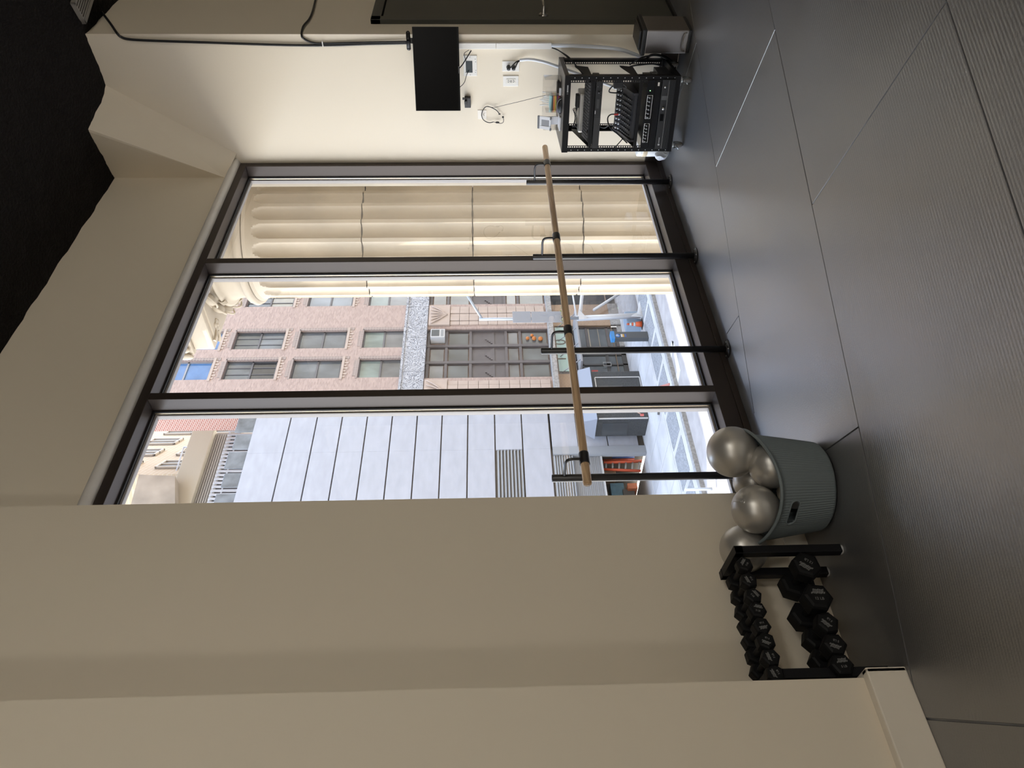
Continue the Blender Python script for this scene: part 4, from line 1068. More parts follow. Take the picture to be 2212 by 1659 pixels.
# ================================================================== MONITOR, CAMERA, WALL FITTINGS
tvm = M('black_screen', (.003, .003, .0035), .3, spec=.12); tvb = M('monitor_bezel', (.006, .006, .0065), .45, spec=.25)
mo = tag(empty('monitor', (5.26, 2.229, 1.732), 0), 'black flat monitor on a swivel arm on the back wall', 'monitor')
pr_ = V((5.36, 1.976, 0)); pl_ = V((5.16, 2.482, 0)); ax = (pr_ - pl_).normalized(); ang = math.atan2(ax.y, ax.x)
mo.rotation_euler = (0, 0, ang)      # local +x points to the viewer's right, local +y into the wall
W2, H2 = .273, .160
def mp_(mb, nm, m_, par=None): o_ = mb.build(nm, m_); o_.parent = par or mo; return o_
mp_(MB().bbox(-W2, W2, -.004, .022, -H2, H2, .003), 'bezel', tvb)
mp_(MB().box(-W2 + .006, W2 - .006, -.0046, -.0038, -H2 + .012, H2 - .006), 'screen', tvm)
mp_(MB().bbox(-.13, .13, .02, .05, -.1, .1, .01), 'back_housing', tvb)
lg_ = MB()
for k in range(6): lg_.box(-.024 + k * .008, -.019 + k * .008, -.0052, -.0044, -H2 + .003, -H2 + .008)
mp_(lg_, 'maker_mark', M('grey_print', (.25, .25, .26), .5))
am = MB(); am.tube([(.0, .05, 0), (.05, .10, 0), (.03, .17, -.0)], .015, 10); mp_(am, 'swivel_arm', blkpl)
wc_ = tag(empty('webcam', (0, 0, 0)), 'black webcam clipped on top of the monitor', 'webcam')
wm = Matrix.Translation(mo.location) @ Matrix.Rotation(ang, 4, 'Z')
wc_.location = wm @ V((.185, 0, H2)); wc_.rotation_euler = (0, 0, ang)
q = MB(); q.tube([(-.048, -.012, .028), (.048, -.012, .028)], [.0145, .0145], 16); q.sphere((-.048, -.012, .028), .0145, 14, 10); q.sphere((.048, -.012, .028), .0145, 14, 10); o_ = q.build('body', blkpl); o_.parent = wc_
q = MB(); q.bbox(-.018, .018, -.006, .02, 0, .016, .003); o_ = q.build('clip', blkpl); o_.parent = wc_
q = MB(); q.lathe([(.0001, .0035), (.005, .003), (.0085, .0), (.0095, -.002)], (0, -.0262, .028), 16, axis=(0, -1, 0)); o_ = q.build('lens', tvm); o_.parent = wc_
bx = tag(empty('wall_bracket', (5.40, 2.529, 1.525)), 'small black box bracket on the wall under the monitor', 'bracket')
world_part(MB().bbox(5.378, 5.411, 2.490, 2.566, 1.502, 1.548, .003), 'box', M('dark_grey_plastic', (.035, .033, .035), .5), bx)
world_part(MB().bbox(5.36, 5.379, 2.505, 2.535, 1.53, 1.548, .003).bbox(5.35, 5.365, 2.478, 2.492, 1.548, 1.562, .002), 'clip', blkpl, bx)
plate = M('white_wall_plate', (.80, .78, .74), .4); dark = M('dark_opening', (.02, .03, .035), .5)
# open junction box plate
jp = tag(empty('junction_plate', (5.41, 2.264, 1.498)), 'white open junction box plate below the monitor with loose wires', 'wall plate')
world_part(MB().bbox(5.405, 5.411, 2.190, 2.338, 1.450, 1.547, .002), 'plate', plate, jp)
world_part(MB().box(5.4035, 5.4051, 2.228, 2.312, 1.483, 1.531), 'opening', dark, jp)
q = MB()
for (yy, zz) in ((2.2, 1.5), (2.328, 1.5), (2.215, 1.462), (2.215, 1.535), (2.31, 1.462), (2.31, 1.535), (2.235, 1.46), (2.295, 1.46)): q.lathe([(.0001, .0012), (.0026, .001), (.003, 0)], (5.405, yy, zz), 8, axis=(-1, 0, 0))
world_part(q, 'screw', M('dull_screw', (.25, .24, .22), .5), jp)
# cable outlet and power outlet
co_ = tag(empty('cable_outlet', (5.41, 2.266, 1.205)), 'white wall plate with two black cables plugged in', 'outlet')
world_part(MB().bbox(5.404, 5.411, 2.229, 2.304, 1.144, 1.268, .003), 'plate', plate, co_)
for zz in (1.223, 1.187):
    q = MB(); q.lathe([(.0001, .034), (.010, .034), (.0135, .03), (.0135, .004), (.016, 0)], (5.404, 2.272, zz), 18, axis=(-1, 0, 0)); world_part(q, 'plug', blkpl, co_)
po = tag(empty('power_outlet', (5.41, 2.375, 1.204)), 'white power outlet plate left of the cable outlet', 'outlet')
world_part(MB().bbox(5.404, 5.411, 2.336, 2.414, 1.148, 1.261, .003), 'plate', plate, po)
world_part(MB().bbox(5.4015, 5.4045, 2.357, 2.392, 1.170, 1.238, .002), 'socket', M('ivory_socket', (.74, .71, .64), .4), po)
q = MB()
for zz in (1.186, 1.222):
    q.box(5.4008, 5.4018, 2.366, 2.369, zz - .005, zz + .005); q.box(5.4008, 5.4018, 2.379, 2.382, zz - .005, zz + .005); q.box(5.4008, 5.4018, 2.372, 2.377, zz - .010, zz - .007)
q.box(5.4008, 5.4018, 2.368, 2.374, 1.2, 1.207); q.box(5.4008, 5.4018, 2.377, 2.383, 1.2, 1.207)
world_part(q, 'slots', dark, po)
# raceway and sleeves
rw = tag(empty('cable_raceway', (5.41, 2.12, .92)), 'white vertical cable channel running down the back wall from the monitor', 'cable channel')
for z0, z1 in ((.921, 1.312), (1.314, 1.80)): world_part(MB().bbox(5.386, 5.411, 2.096, 2.138, z0, z1, .003), 'channel', plate, rw)
slm = M('white_cable_sleeve', (.70, .73, .78), .4)
def cable(nm, pts, r, m_, label, n=10):
    P = smooth_path(pts, 8); o_ = MB().tube(P, r, n).build(nm, m_); return tag(o_, label, 'cable')
WXc = 5.395
cable('cable_sleeve', [onX(1191, 98, 5.395), onX(1240, 99, 5.37), onX(1300, 102, 5.37), onX(1340, 107, 5.375), onX(1370, 117, 5.385), onX(1392, 127, 5.39)], .0125, slm, 'white cable sleeve dropping from the channel behind the rack')
cable('cable_sleeve', [onX(1123, 130, 5.385), onX(1145, 128.5, 5.365), onX(1175, 134, 5.365), onX(1205, 144, 5.37), onX(1250, 160, 5.38), onX(1300, 178, 5.385), onX(1345, 196, 5.385)], .0105, slm, 'white cable sleeve from the cable outlet sloping down behind the rack')
for k in range(2): cable('plug_lead', [V((5.372, 2.272, 1.223 - k * .036)), V((5.366, 2.262, 1.212 - k * .036)), onX(1115 + 3 * k, 134 + k, 5.37), onX(1124, 130.5, 5.384)], .0045, blkpl, ['upper', 'lower'][k] + ' short black lead from the cable outlet into the sleeve')
bc = M('black_cable', (.010, .010, .012), .5)
cable('ceiling_cable', [onY(190, -12, 2.03), onY(215, 20, 2.025), onY(238, 50, 2.025), onY(253, 72, 2.03), onX(262, 80, 5.398), onX(280, 85, 5.398), onX(330, 88, 5.398), onX(450, 92, 5.398), onX(600, 97, 5.398), onX(700, 98, 5.398), onX(800, 95, 5.395), onX(886, 93, 5.39)], .0085, bc, 'long black cable from the ceiling down the back wall to the monitor')
cable('door_side_cable', [onY(684, -12, 2.03), onY(676, 22, 2.03), onY(668, 41, 2.03), onY(655, 57, 2.03), onX(651.5, 76, 5.40), onX(657, 84, 5.40), onX(675, 92, 5.40), onX(700, 94, 5.40), onX(780, 92, 5.398), onX(886, 90, 5.39)], .007, bc, 'black cable coming round the wall corner to join the long cable')
tag(MB().box(5.386, 5.402, onX(697, 99, 5.4).y - .0, onX(697, 88, 5.4).y, onX(698.2, 93, 5.4).z, onX(696.2, 93, 5.4).z).build('cable_tie', plate), 'white cable tie holding the two wall cables together', 'cable tie')
cable('monitor_lead', [onX(988, 152, 5.3), onX(1000, 138, 5.34), onX(1018, 109, 5.39)], .004, bc, 'black lead from the monitor across to the white channel')
cable('thin_wire', [onX(1013, 108, 5.392), onX(1004, 114, 5.39), onX(1003, 121, 5.39), onX(1007, 131, 5.40)], .002, bc, 'thin black wire from the white channel to the open junction plate')
cable('thin_wire', [onX(993, 189, 5.33), onX(1003, 178, 5.37), onX(1008, 162, 5.395), onX(1013, 152, 5.402)], .0022, bc, 'thin black wire from the monitor to the open junction plate')
cable('channel_leads', [onX(1192, 103, 5.39), onX(1205, 108, 5.385), onX(1222, 120, 5.36), onX(1243, 140, 5.34), onX(1262, 165, 5.30), onX(1270, 178, 5.28)], .004, bc, 'black lead from the channel down into the rack, upper of the pair')
cable('channel_leads', [onX(1195, 104, 5.385), onX(1212, 112, 5.38), onX(1232, 126, 5.36), onX(1250, 150, 5.33), onX(1275, 172, 5.29)], .0032, bc, 'black lead from the channel down into the rack, lower of the pair')
# headset
hk = tag(empty('adhesive_hook', (5.405, 2.632, 1.42)), 'clear adhesive hook holding the headset on the back wall', 'hook')
clearp = glass_mat('clear_plastic', (.93, .92, .90), 1.0)
world_part(MB().bbox(5.407, 5.411, 2.597, 2.668, 1.386, 1.452, .001), 'plate', M('clear_film', (.80, .75, .68), .25, spec=.6), hk)
world_part(MB().tube(smooth_path([(5.406, 2.633, 1.41), (5.39, 2.633, 1.402), (5.386, 2.633, 1.41)]), .003, 8), 'peg', plate, hk)
hs = tag(empty('headset_microphone', (5.395, 2.63, 1.40)), 'thin black headset microphone hanging on the wall hook', 'headset')
HX = 5.392
world_part(MB().tube(smooth_path([onX(a, b, HX) for a, b in ((1079, 246), (1072, 238), (1062, 232.5), (1052, 230), (1045, 235), (1040.5, 247), (1043, 257), (1050, 263), (1058, 265), (1066, 263.5))]), .0032, 8), 'headband', bc, hs)
world_part(MB().tube(smooth_path([onX(a, b, HX - .004) for a, b in ((1066, 263.5), (1073, 265), (1080, 266.5), (1086, 265), (1088, 260), (1087, 254))]), .0022, 8), 'boom', bc, hs)
world_part(MB().sphere(onX(1074.5, 264.5, HX - .005), .010, 14, 10, (.7, .8, 1.6)), 'ear_piece', bc, hs)
world_part(MB().sphere(onX(1086.5, 253, HX - .004), .0075, 12, 8), 'microphone', bc, hs)
world_part(MB().sphere(onX(1079, 246.5, HX), .005, 10, 8, (1, 1, 1.8)), 'end_tip', bc, hs)
hc_ = cable('thin_wire', [onX(1052, 230.5, HX), onX(1068, 232, HX), onX(1090, 227, HX - .01), onX(1120, 220, HX - .04), onX(1150, 212.5, HX - .09), onX(1176, 206.5, HX - .14), onX(1196, 204, HX - .18)], .0016, bc, 'thin black cord from the headset down to the rack top', 6)

# ================================================================== CEILING VENT
vt = tag(empty('ceiling_vent', (5.5, 1.85, 4.14)), 'pale slatted air vent in the black ceiling above the door', 'vent')
vm = M('pale_vent_metal', (.26, .24, .21), .5)
va = V((5.395, 1.975, 4.105)); vd = V((.95, -.33, 0)).normalized(); vn = V((-.33, -.95, 0)).normalized(); Lv, Wv = .5, .16
fr = MB()
for (u0, u1, w0, w1) in ((0, Lv, 0, .03), (0, Lv, Wv - .01, Wv), (0, .01, 0, Wv), (Lv - .01, Lv, 0, Wv)):
    fr.prism([va + vd * u0 + vn * w0, va + vd * u1 + vn * w0, va + vd * u1 + vn * w1, va + vd * u0 + vn * w1], (0, 0, .03))
world_part(fr, 'frame', vm, vt)
world_part(MB().prism([va + V((0, 0, .031)), va + vd * Lv + V((0, 0, .031)), va + vd * Lv + vn * Wv + V((0, 0, .031)), va + vn * Wv + V((0, 0, .031))], (0, 0, .01)), 'duct_back', ceil_m, vt)
for k in range(6):
    w0 = .035 + k * .021; world_part(MB().prism([va + vd * .01 + vn * w0, va + vd * (Lv - .01) + vn * w0, va + vd * (Lv - .01) + vn * (w0 + .010), va + vd * .01 + vn * (w0 + .010)], (0, 0, .02)), 'slat', vm, vt)
# ================================================================== EQUIPMENT RACK
RL = V((4.809, 2.616, 0)); RA = RAD(-80.85)
rk = M('black_rack_paint', (.008, .0075, .008), .42, spec=.22)
rk_top = M('rack_top_painted_sheen', (.045, .040, .037), .38, spec=.6)  # rack paint made paler on top, standing in for grazing sheen
def rroot(nm, label, cat, loc=(0, 0, 0)):
    o_ = empty(nm, RL + Matrix.Rotation(RA, 3, 'Z') @ V(loc), RA); tag(o_, label, cat); o_['_l'] = 0; del o_['_l']
    return o_, V(loc)
def rp(mb, nm, m_, root):
    r_, l_ = root; o_ = mb.build(nm, m_); o_.data.transform(Matrix.Translation(-l_)); o_.parent = r_; return o_
rack = rroot('equipment_rack', 'black open-frame audio equipment rack on castors by the back wall', 'rack')
RW, RD, ZB, ZT = .508, .49, .10, .865
def post(xs, ys):       # xs: +1 left post / -1 right post ; ys: +1 front / -1 back
    mb = MB(); X = lambda a: a if xs > 0 else RW - a; Yq = lambda a: a if ys > 0 else RD - a
    def bx_(a0, a1, b0, b1, z0, z1):
        x0, x1 = sorted((X(a0), X(a1))); y0, y1 = sorted((Yq(b0), Yq(b1))); mb.box(x0, x1, y0, y1, z0, z1)
    bx_(0, .003, 0, .045, ZB, ZT - .02); bx_(.003, .0265, 0, .003, ZB, ZT - .02); bx_(.0265, .029, 0, .003, ZB, ZT - .02); bx_(.0385, .043, 0, .003, ZB, ZT - .02)
    z = ZB + .01
    while z < ZT - .03:
        bx_(.029, .0385, 0, .003, z, z + .0065); z += .0159
    # side flange perforation
    bx_(0, .003, .045, .048, ZB, ZT - .02)
    return mb
for xs in (1, -1):
    for ys in (1, -1): rp(post(xs, ys), 'upright', rk, rack)
tpn = MB(); tpn.bbox(-.004, RW + .004, -.004, RD + .004, ZT - .004, ZT, .002); tpf = MB(); tpf.box(-.004, RW + .004, -.0045, 0, ZT - .042, ZT - .004); rp(tpf, 'top_fascia', rk, rack); tpn.box(-.004, RW + .004, RD, RD + .004, ZT - .042, ZT - .003)
tpn.box(-.004, 0, 0, RD, ZT - .03, ZT - .003); tpn.box(RW, RW + .004, 0, RD, ZT - .03, ZT - .003)
rp(tpn, 'top_panel', rk_top, rack)
bt = MB(); bt.box(0, RW, -.002, .04, ZB - .012, ZB + .022); bt.box(0, RW, RD - .04, RD, ZB - .012, ZB + .022); bt.box(0, .04, 0, RD, ZB - .012, ZB + .01); bt.box(RW - .04, RW, 0, RD, ZB - .012, ZB + .01)
rp(bt, 'base_frame', rk, rack)
lg_ = MB(); lg_.lathe([(.0001, 0), (.005, 0)], (.395, -.0046, ZT - .022), 14, axis=(0, -1, 0))
for k in range(8): lg_.box(.405 + k * .0058, .409 + k * .0058, -.0048, -.0042, ZT - .026, ZT - .018)
rp(lg_, 'maker_mark', M('silver_print', (.5, .5, .5), .5), rack)
bolts = MB()
for z in [ZB + .03 + k * .0477 for k in range(16)]:
    for x in (.012, RW - .012): bolts.lathe([(.0001, .0018), (.0028, .0014), (.0032, 0)], (x, -.0002, z), 8, axis=(0, -1, 0))
rp(bolts, 'bolt', screw_m, rack)
tyre = M('grey_castor_rubber', (.16, .15, .14), .6); zinc = M('zinc_plate', (.55, .58, .58), .35, metal=.9)
for (cx_, cy_) in ((.035, .035), (RW - .035, .035), (.035, RD - .035), (RW - .035, RD - .035)):
    c = MB(); c.bbox(cx_ - .03, cx_ + .03, cy_ - .028, cy_ + .028, ZB - .018, ZB - .012, .001); c.lathe([(.018, ZB - .034), (.018, ZB - .018)], (cx_, cy_, 0), 16)
    for s_ in (-1, 1): c.prism([(cx_ - .004 + s_ * .016, cy_ - .016, ZB - .032), (cx_ - .004 + s_ * .016, cy_ + .03, ZB - .032), (cx_ - .004 + s_ * .016, cy_ + .032, .028), (cx_ - .004 + s_ * .016, cy_ + .012, .026)], (.003 * s_, 0, 0))
    ca_ = rp(c, 'castor', zinc, rack)
    w_ = MB(); w_.lathe([(.020, -.010), (.034, -.011), (.0365, -.006), (.0365, .006), (.034, .011), (.020, .010)], (cx_ - .004, cy_ + .022, .0368), 28, axis=(1, 0, 0)); o_ = w_.build('wheel', tyre); o_.parent = ca_
    h_ = MB(); h_.lathe([(.0001, -.012), (.021, -.0105), (.021, .0105), (.0001, .012)], (cx_ - .004, cy_ + .022, .0368), 20, axis=(1, 0, 0)); o_ = h_.build('hub', zinc); o_.parent = ca_
    b_ = MB(); b_.tube([(cx_ - .004, cy_ - .01, .05), (cx_ - .02, cy_ - .03, .038)], .004, 6); o_ = b_.build('brake_lever', zinc); o_.parent = ca_
# shelves with side wings
for z in (.668, .350):
    s_ = MB(); s_.box(.03, .478, 0, .36, z, z + .003); s_.box(.03, .478, -.001, .002, z - .010, z + .012)
    for x in (.03, .475): s_.prism([(x, 0, z), (x, .36, z), (x, .40, z + .09), (x, .36, z + .09), (x, .02, z + .012)], (.003, 0, 0))
    sf_ = rroot('rack_shelf', ['upper', 'lower'][0 if z > .5 else 1] + ' black steel shelf bolted inside the equipment rack', 'shelf')
    rp(s_, 'tray', rk, sf_)
# keyboard
kb = rroot('computer_keyboard', 'black computer keyboard on the upper rack shelf', 'keyboard', (.26, .08, .672))
t_ = Matrix.Translation((.265, .085, .690)) @ Matrix.Rotation(RAD(10), 4, 'X')
kbm = M('black_keyboard', (.018, .018, .019), .5)
rp(MB().bbox(-.205, .205, -.07, .07, -.010, .006, .004, t_), 'case', kbm, kb)
ky = MB()
for j in range(6):
    for i in range(20):
        if (i + j * 7) % 17 == 3: continue
        ky.bbox(-.197 + i * .0198, -.197 + i * .0198 + .0165, -.063 + j * .0205, -.063 + j * .0205 + .0165, .006, .0125, .002, t_)
rp(ky, 'keys', M('key_caps', (.11, .105, .105), .5), kb)
ct = rroot('mini_computer', 'flat silver mini computer behind the keyboard on the rack shelf', 'computer', (.23, .25, .672))
rp(MB().bbox(.075, .345, .175, .33, .672, .735, .012), 'case', M('satin_aluminium', (.62, .60, .57), .35, metal=.6), ct)
pa = rroot('power_adapter', 'black power adapter with bundled lead on the silver computer', 'adapter', (.25, .22, .736))
rp(MB().bbox(.245, .335, .185, .235, .7355, .760, .006), 'brick', blkpl, pa)
wv = []
for k in range(5):
    a = k * .9; wv.append(smooth_path([(.245, .205, .745), (.20 + .01 * k, .19 - .004 * k, .755 + .006 * k), (.15 + .01 * k, .18, .765 - .004 * k), (.115, .185, .775 - .008 * k), (.13, .2, .74)]))
lw_ = MB()
for P in wv: lw_.tube(P, .0022, 6)
rp(lw_, 'lead', bc, pa)
# 1U disc player and blank drawer
du = rroot('rack_player', 'black one-unit rack player with buttons below the keyboard', 'audio unit', (.25, 0, .61))
rp(MB().bbox(.243, .474, -.008, .22, .609, .653, .002), 'player_front', blkpl, du)
rp(MB().bbox(.028, .241, -.006, .18, .608, .652, .002), 'blank_front', M('matt_black_panel', (.020, .019, .019), .55), du)
q = MB(); q.lathe([(.0001, .010), (.006, .010), (.007, 0)], (.405, -.008, .632), 16, axis=(0, -1, 0)); q.box(.30, .36, -.0092, -.008, .625, .642)
for k in range(3): q.lathe([(.0001, .004), (.0025, .004), (.003, 0)], (.38 + .03 * k, -.008, .620), 8, axis=(0, -1, 0))
rp(q, 'controls', M('dark_button', (.05, .05, .052), .35), du)
q = MB(); q.box(.262, .285, -.0088, -.008, .646, .650); q.box(.44, .442, -.0088, -.008, .64, .643); rp(q, 'markings', M('pale_marking', (.6, .6, .6), .5), du)
# mixer
mxr = rroot('audio_mixer', 'small black sloping audio mixer with rows of knobs on the lower rack shelf', 'mixer', (.235, .15, .356))
mxm = M('mixer_black', (.022, .022, .026), .45); mxc = M('mixer_cheek', (.030, .030, .036), .35)
yz = [(.03, .358), (.03, .378), (.06, .388), (.22, .430), (.27, .462), (.30, .462), (.30, .358)]
rp(MB().prism([(.075, y, z) for y, z in yz], (.30, 0, 0)), 'body', mxm, mxr)
for x in (.060, .375): rp(MB().prism([(x, y + (-.008 if y < .1 else .004), z + (.010 if z > .36 else 0)) for y, z in yz], (.015, 0, 0)), 'cheek', mxc, mxr)
kk = MB(); kw = MB()
sl = math.atan2(.042, .16)
for i in range(8):
    for j in range(6):
        y = .066 + j * .027; z = .388 + (y - .06) / .16 * .042
        p = V((.095 + i * .034, y, z)); d = V((0, -sin(sl), cos(sl)))
        kk.lathe([(.0062, 0), (.0055, .011), (.0001, .011)], p, 10, axis=d)
        kw.box(p.x - .001, p.x + .001, p.y - .0045, p.y + .003, p.z + .0112, p.z + .0125)
rp(kk, 'knob', blkpl, mxr); rp(kw, 'knob_mark', M('white_mark', (.8, .8, .8), .5), mxr)
jk = MB()
for i in range(9):
    for (y, z) in ((.235, .440), (.255, .455)): jk.lathe([(.0045, -.002), (.0085, -.002), (.0085, .003), (.0045, .003)], (.09 + i * .033, y, z), 10, axis=(0, -.6, .8))
rp(jk, 'jack', screw_m, mxr)
def rtube(pts): return [Matrix.Translation(RL) @ Matrix.Rotation(RA, 4, 'Z') @ V(p) for p in pts]
def rcable(nm, pts, r, label, m_=None): return cable(nm, rtube(pts), r, m_ or bc, label, 8)
rcable('patch_cable', [(.185, .24, .45), (.185, .235, .50), (.165, .2, .525), (.12, .15, .51), (.09, .10, .46), (.065, .05, .42), (.05, .03, .40)], .0045, 'black patch cable looping over the mixer to its left side')
rcable('patch_cable', [(.335, .24, .45), (.335, .235, .485), (.345, .22, .525), (.38, .17, .53), (.42, .12, .51), (.455, .06, .49)], .0045, 'black patch cable looping up to the right of the mixer')
rcable('red_plug', [(.185, .242, .446), (.185, .239, .475)], .0065, 'red audio plug standing in the mixer', M('red_plug_sleeve', (.65, .05, .04), .4))
rcable('patch_cable', [(.10, .25, .46), (.09, .3, .49), (.05, .36, .52), (.06, .4, .56), (.10, .43, .58)], .004, 'black cable rising behind the left end of the mixer')
rcable('patch_cable', [(.06, .1, .42), (.02, .06, .47), (.0, .02, .52), (.02, .0, .58), (.03, -.005, .60)], .0035, 'thin black cable along the left upright of the rack')
wa = rroot('wall_wart', 'black power adapter block hanging at the right of the mixer', 'adapter', (.44, .1, .46)); rp(MB().bbox(.408, .476, .06, .12, .462, .522, .006), 'block', blkpl, wa)
rcable('patch_cable', [(.44, .09, .465), (.41, .1, .43), (.40, .14, .46), (.37, .2, .46)], .004, 'short black cable from the hanging adapter block to the mixer')
# twin preamp strip
gl = M('gloss_black_panel', (.008, .008, .009), .10, spec=.6)
rc = rroot('rack_preamp', 'gloss black rack preamp with two white outlined knob panels', 'audio unit', (.25, 0, .27))
rp(MB().bbox(.026, .482, -.006, .20, .258, .312, .002), 'front', gl, rc)
wo_ = M('white_outline', (.75, .74, .72), .5)
for (x0, x1) in ((.066, .197), (.229, .386)):
    q = MB()
    for (a, b, c_, d_) in ((x0, x1, .300, .3025), (x0, x1, .2655, .268), (x0, x0 + .0025, .2655, .3025), (x1 - .0025, x1, .2655, .3025)): q.box(a, b, -.0072, -.006, c_, d_)
    rp(q, 'outline', wo_, rc)
    q = MB(); n_ = 6
    for k in range(n_):
        xk = x0 + (x1 - x0) * (k + .5) / n_; q.lathe([(.0105, 0), (.009, .014), (.0001, .014)], (xk, -.006, .284), 14, axis=(0, -1, 0))
    rp(q, 'knob', blkpl, rc)
    q = MB()
    for k in range(n_):
        xk = x0 + (x1 - x0) * (k + .5) / n_; q.box(xk - .0012, xk + .0012, -.0212, -.020, .284, .2935); q.box(xk - .004, xk + .002, -.0072, -.0061, .2955, .2985)
    rp(q, 'knob_mark', M('white_knob_mark', (.8, .8, .8), .5), rc)
rp(MB().lathe([(.0001, .003), (.0025, .0025), (.003, 0)], (.415, -.006, .287), 10, axis=(0, -1, 0)), 'power_light', M('green_led', (.1, .9, .2), .4, emit=((.25, 1, .2), 4)), rc)
rec = rroot('wireless_receiver', 'gloss black wireless receiver between the preamp and the amplifier', 'audio unit', (.25, 0, .23))
rp(MB().bbox(.026, .482, -.004, .22, .213, .256, .002), 'front', gl, rec)
rp(MB().box(.445, .468, -.0052, -.004, .228, .24), 'switch', M('pale_switch', (.6, .57, .5), .5), rec)
# amplifier
amp = rroot('power_amplifier', 'black power amplifier in the lowest bay of the rack', 'amplifier', (.25, 0, .12))
rp(MB().bbox(.022, .486, -.010, .33, .122, .210, .003), 'body', M('amp_black', (.020, .020, .021), .45), amp)
q = MB(); q.box(.026, .482, -.0118, -.010, .164, .1665); rp(q, 'bright_line', steel, amp)
for k in range(5): rp(MB().box(.03, .478, -.013, -.010, .128 + k * .0065, .1315 + k * .0065), 'grille_bar', blkpl, amp)
q = MB(); q.lathe([(.0001, .012), (.008, .012), (.009, 0)], (.30, -.010, .187), 18, axis=(0, -1, 0)); q.lathe([(.0001, .006), (.006, .006), (.007, 0)], (.44, -.010, .19), 16, axis=(0, -1, 0)); rp(q, 'dial', steel, amp)
rp(MB().box(.215, .262, -.0112, -.010, .176, .2), 'display', tvm, amp)
rp(MB().box(.355, .382, -.0112, -.010, .17, .205), 'switch_panel', M('grey_switch_panel', (.10, .10, .10), .4), amp)
q = MB(); q.lathe([(.005, 0), (.007, 0), (.007, .001), (.005, .001)], (.052, -.010, .186), 16, axis=(0, -1, 0))
for k in range(7): q.box(.064 + k * .0055, .068 + k * .0055, -.011, -.010, .184, .189)
rp(q, 'maker_mark', M('grey_maker_mark', (.45, .45, .45), .5), amp)
# ---- things on the rack top (z = .865)
T0 = ZT
org = rroot('acrylic_organiser', 'clear acrylic organiser tray standing on the rack top', 'organiser', (.25, .28, T0))
acr = glass_mat('clear_acrylic', (.96, .955, .95), 1.3)
for (x0, x1, y0, y1, z0, z1) in ((.08, .43, .335, .338, T0, T0 + .12), (.08, .083, .22, .335, T0, T0 + .115), (.427, .43, .22, .335, T0, T0 + .115), (.08, .43, .22, .223, T0, T0 + .035), (.08, .43, .22, .338, T0, T0 + .003), (.205, .207, .22, .335, T0, T0 + .10), (.32, .322, .22, .335, T0, T0 + .10)):
    rp(MB().box(x0, x1, y0, y1, z0, z1), 'panel', acr, org)
cols_ = [((.75, .10, .10), 'red'), ((.30, .12, .32), 'purple'), ((.75, .65, .15), 'yellow'), ((.80, .30, .10), 'orange'), ((.12, .14, .15), 'charcoal'), ((.45, .75, .75), 'teal')]
for k, (c_, nm) in enumerate(cols_):
    z = T0 + .004 + k * .0115
    st = rroot('notebook', nm + ' notebook in the stack inside the clear organiser', 'notebook', (.26, .28, z)); rp(MB().bbox(.212 + .002 * (k % 2), .314, .235, .325, z, z + .0105, .001), 'cover', M(nm + '_card', c_, .6), st); st[0]['group'] = 'notebooks in the clear organiser'
for k in range(7):
    xk = .23 + k * .014; pe = rroot('pen', ['white pen leaning in the organiser, %s from the phone stand' % ords[k]][0], 'pen', (xk, .31, T0 + .075)); rp(MB().tube([(xk, .318, T0 + .074), (xk + random.uniform(-.02, .01), .328, T0 + .13 + random.uniform(-.02, .02))], .003, 8), 'barrel', acm, pe); pe[0]['group'] = 'pens in the organiser'
ms = rroot('computer_mouse', 'black curved mouse on the rack top in front of the notebooks', 'mouse', (.28, .15, T0)); q = MB(); q.sphere((.275, .15, T0 + .001), 1, 28, 18, (.056, .036, .034)); q.v = [(x, y, max(z, T0 + .0005)) for x, y, z in q.v]; rp(q, 'shell', blkpl, ms)
q = MB(); q.tube([(.275 + .054 * cos(a), .15 - .0348 * 1.0, T0 + .003 + .031 * sin(a)) for a in [pi * k / 16 for k in range(17)]], .0025, 6); rp(q, 'trim_line', M('grey_trim', (.30, .31, .32), .4), ms)
tn = rroot('belt_pack', 'black radio belt pack lying in the organiser under the clear tray edge', 'radio pack', (.37, .25, T0 + .004)); rp(MB().bbox(.335, .405, .23, .275, T0 + .0035, T0 + .028, .004), 'case', blkpl, tn); rp(MB().tube([(.405, .25, T0 + .016), (.425, .25, T0 + .02)], [.011, .004], 10), 'plug', blkpl, tn)
lab = rroot('white_card', 'small white card in front of the black radio pack on the rack top', 'card', (.36, .21, T0)); rp(MB().bbox(.325, .375, .205, .212, T0, T0 + .014, .001), 'card', acm, lab)
ph_ = rroot('phone_stand', 'white folding phone stand with grey top on the rack top', 'stand', (.15, .17, T0))
wpl = M('white_stand_plastic', (.86, .86, .87), .4); gpl = M('grey_rubber_pad', (.22, .22, .23), .5)
rp(MB().bbox(.105, .20, .12, .235, T0, T0 + .012, .004), 'base', wpl, ph_)
rp(MB().prism([(.125, .21, T0 + .012), (.18, .21, T0 + .012), (.18, .20, T0 + .10), (.125, .20, T0 + .10)], (0, .012, 0)), 'arm', M('pale_stand_arm', (.62, .62, .64), .4), ph_)
q = MB(); tm = Matrix.Translation((.148, .17, T0 + .105)) @ Matrix.Rotation(RAD(-24), 4, 'X')
for (x0, x1, z0, z1) in ((-.045, -.022, -.04, .045), (.022, .045, -.04, .045), (-.022, .022, .028, .045), (-.022, .022, -.04, -.028)): q.bbox(x0, x1, -.004, .004, z0, z1, .002, tm)
rp(q, 'cradle', wpl, ph_)
rp(MB().bbox(-.022, .022, -.002, .003, -.028, .028, .001, tm), 'cradle_pad', M('mid_grey_pad', (.35, .35, .36), .5), ph_)
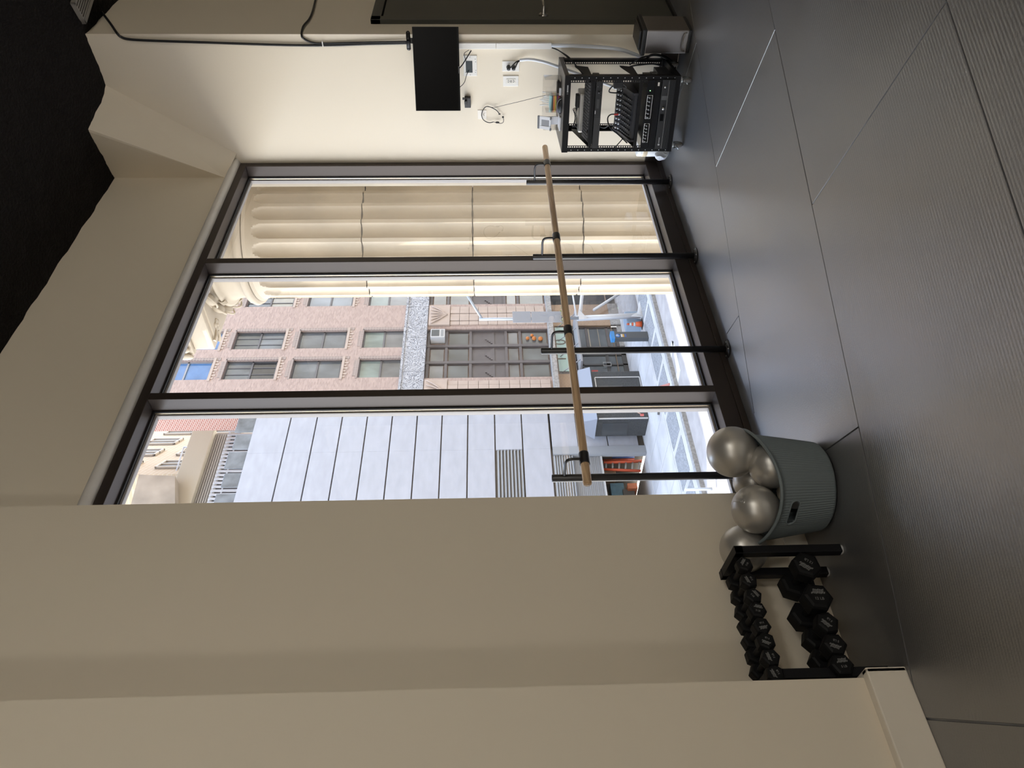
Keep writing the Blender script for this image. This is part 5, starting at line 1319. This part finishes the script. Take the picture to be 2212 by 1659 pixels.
rp(MB().bbox(-.046, .046, -.007, .007, .045, .060, .006, tm), 'top_pad', gpl, ph_); rp(MB().bbox(-.046, -.03, -.022, -.004, -.048, -.038, .003, tm).bbox(.03, .046, -.022, -.004, -.048, -.038, .003, tm), 'lip', gpl, ph_)
# wipes canister in the corner and cables on the floor
wp_ = tag(empty('wipes_canister', (5.255, 2.81, 0)), 'white wipes canister standing in the corner behind the rack', 'canister')
world_part(MB().lathe([(.0001, 0), (.076, 0), (.08, .006), (.08, .20), (.078, .205)], (5.255, 2.81, 0), 36), 'tub', acm, wp_)
world_part(MB().lathe([(.0802, .165), (.0808, .166), (.0808, .198), (.0802, .2)], (5.255, 2.81, 0), 36), 'band', M('beige_band', (.66, .55, .38), .5), wp_)
world_part(MB().lathe([(.078, .203), (.079, .206), (.077, .235), (.06, .242), (.0001, .242)], (5.255, 2.81, 0), 36), 'lid', M('pale_grey_lid', (.72, .72, .71), .45), wp_)
cp = MB(); rs = random.Random(3)
bm = bmesh.new(); bmesh.ops.create_icosphere(bm, subdivisions=3, radius=.05)
for v_ in bm.verts:
    n3 = NZ.noise_vector(v_.co * 22); v_.co = V((v_.co.x * .8, v_.co.y * .55, v_.co.z * 1.0)) + n3 * .016
bm.verts.index_update(); cp.add([v_.co + V((5.175, 2.845, .062)) for v_ in bm.verts], [[v_.index for v_ in f_.verts] for f_ in bm.faces]); bm.free()
tag(cp.build('paper_towel', M('white_paper', (.88, .88, .88), .8)), 'crumpled white paper towel at the foot of the wipes canister', 'paper')
def fcable(pts, r, label): return cable('floor_cable', pts, r, bc, label, 8)
fcable([onX(1395, 128, 5.36), onX(1405, 120, 5.35), onX(1420, 119, 5.34), onX(1438, 124, 5.34), onX(1452, 136, 5.36), V((5.385, 2.30, .03))], .009, 'thick black cable bundle looping beside the pedal bin')
fcable([onX(1360, 140, 5.38), onX(1378, 128, 5.36), onX(1398, 121, 5.34), onX(1425, 121, 5.33), onX(1447, 133, 5.33), V((5.36, 2.28, .012))], .005, 'thin black cable curving from the rack beside the pedal bin')
fcable([onX(1350, 150, 5.37), onX(1365, 143, 5.36), onX(1385, 140, 5.36), onX(1410, 138, 5.36), onX(1430, 142, 5.36)], .006, 'black cable hanging behind the right side of the rack')
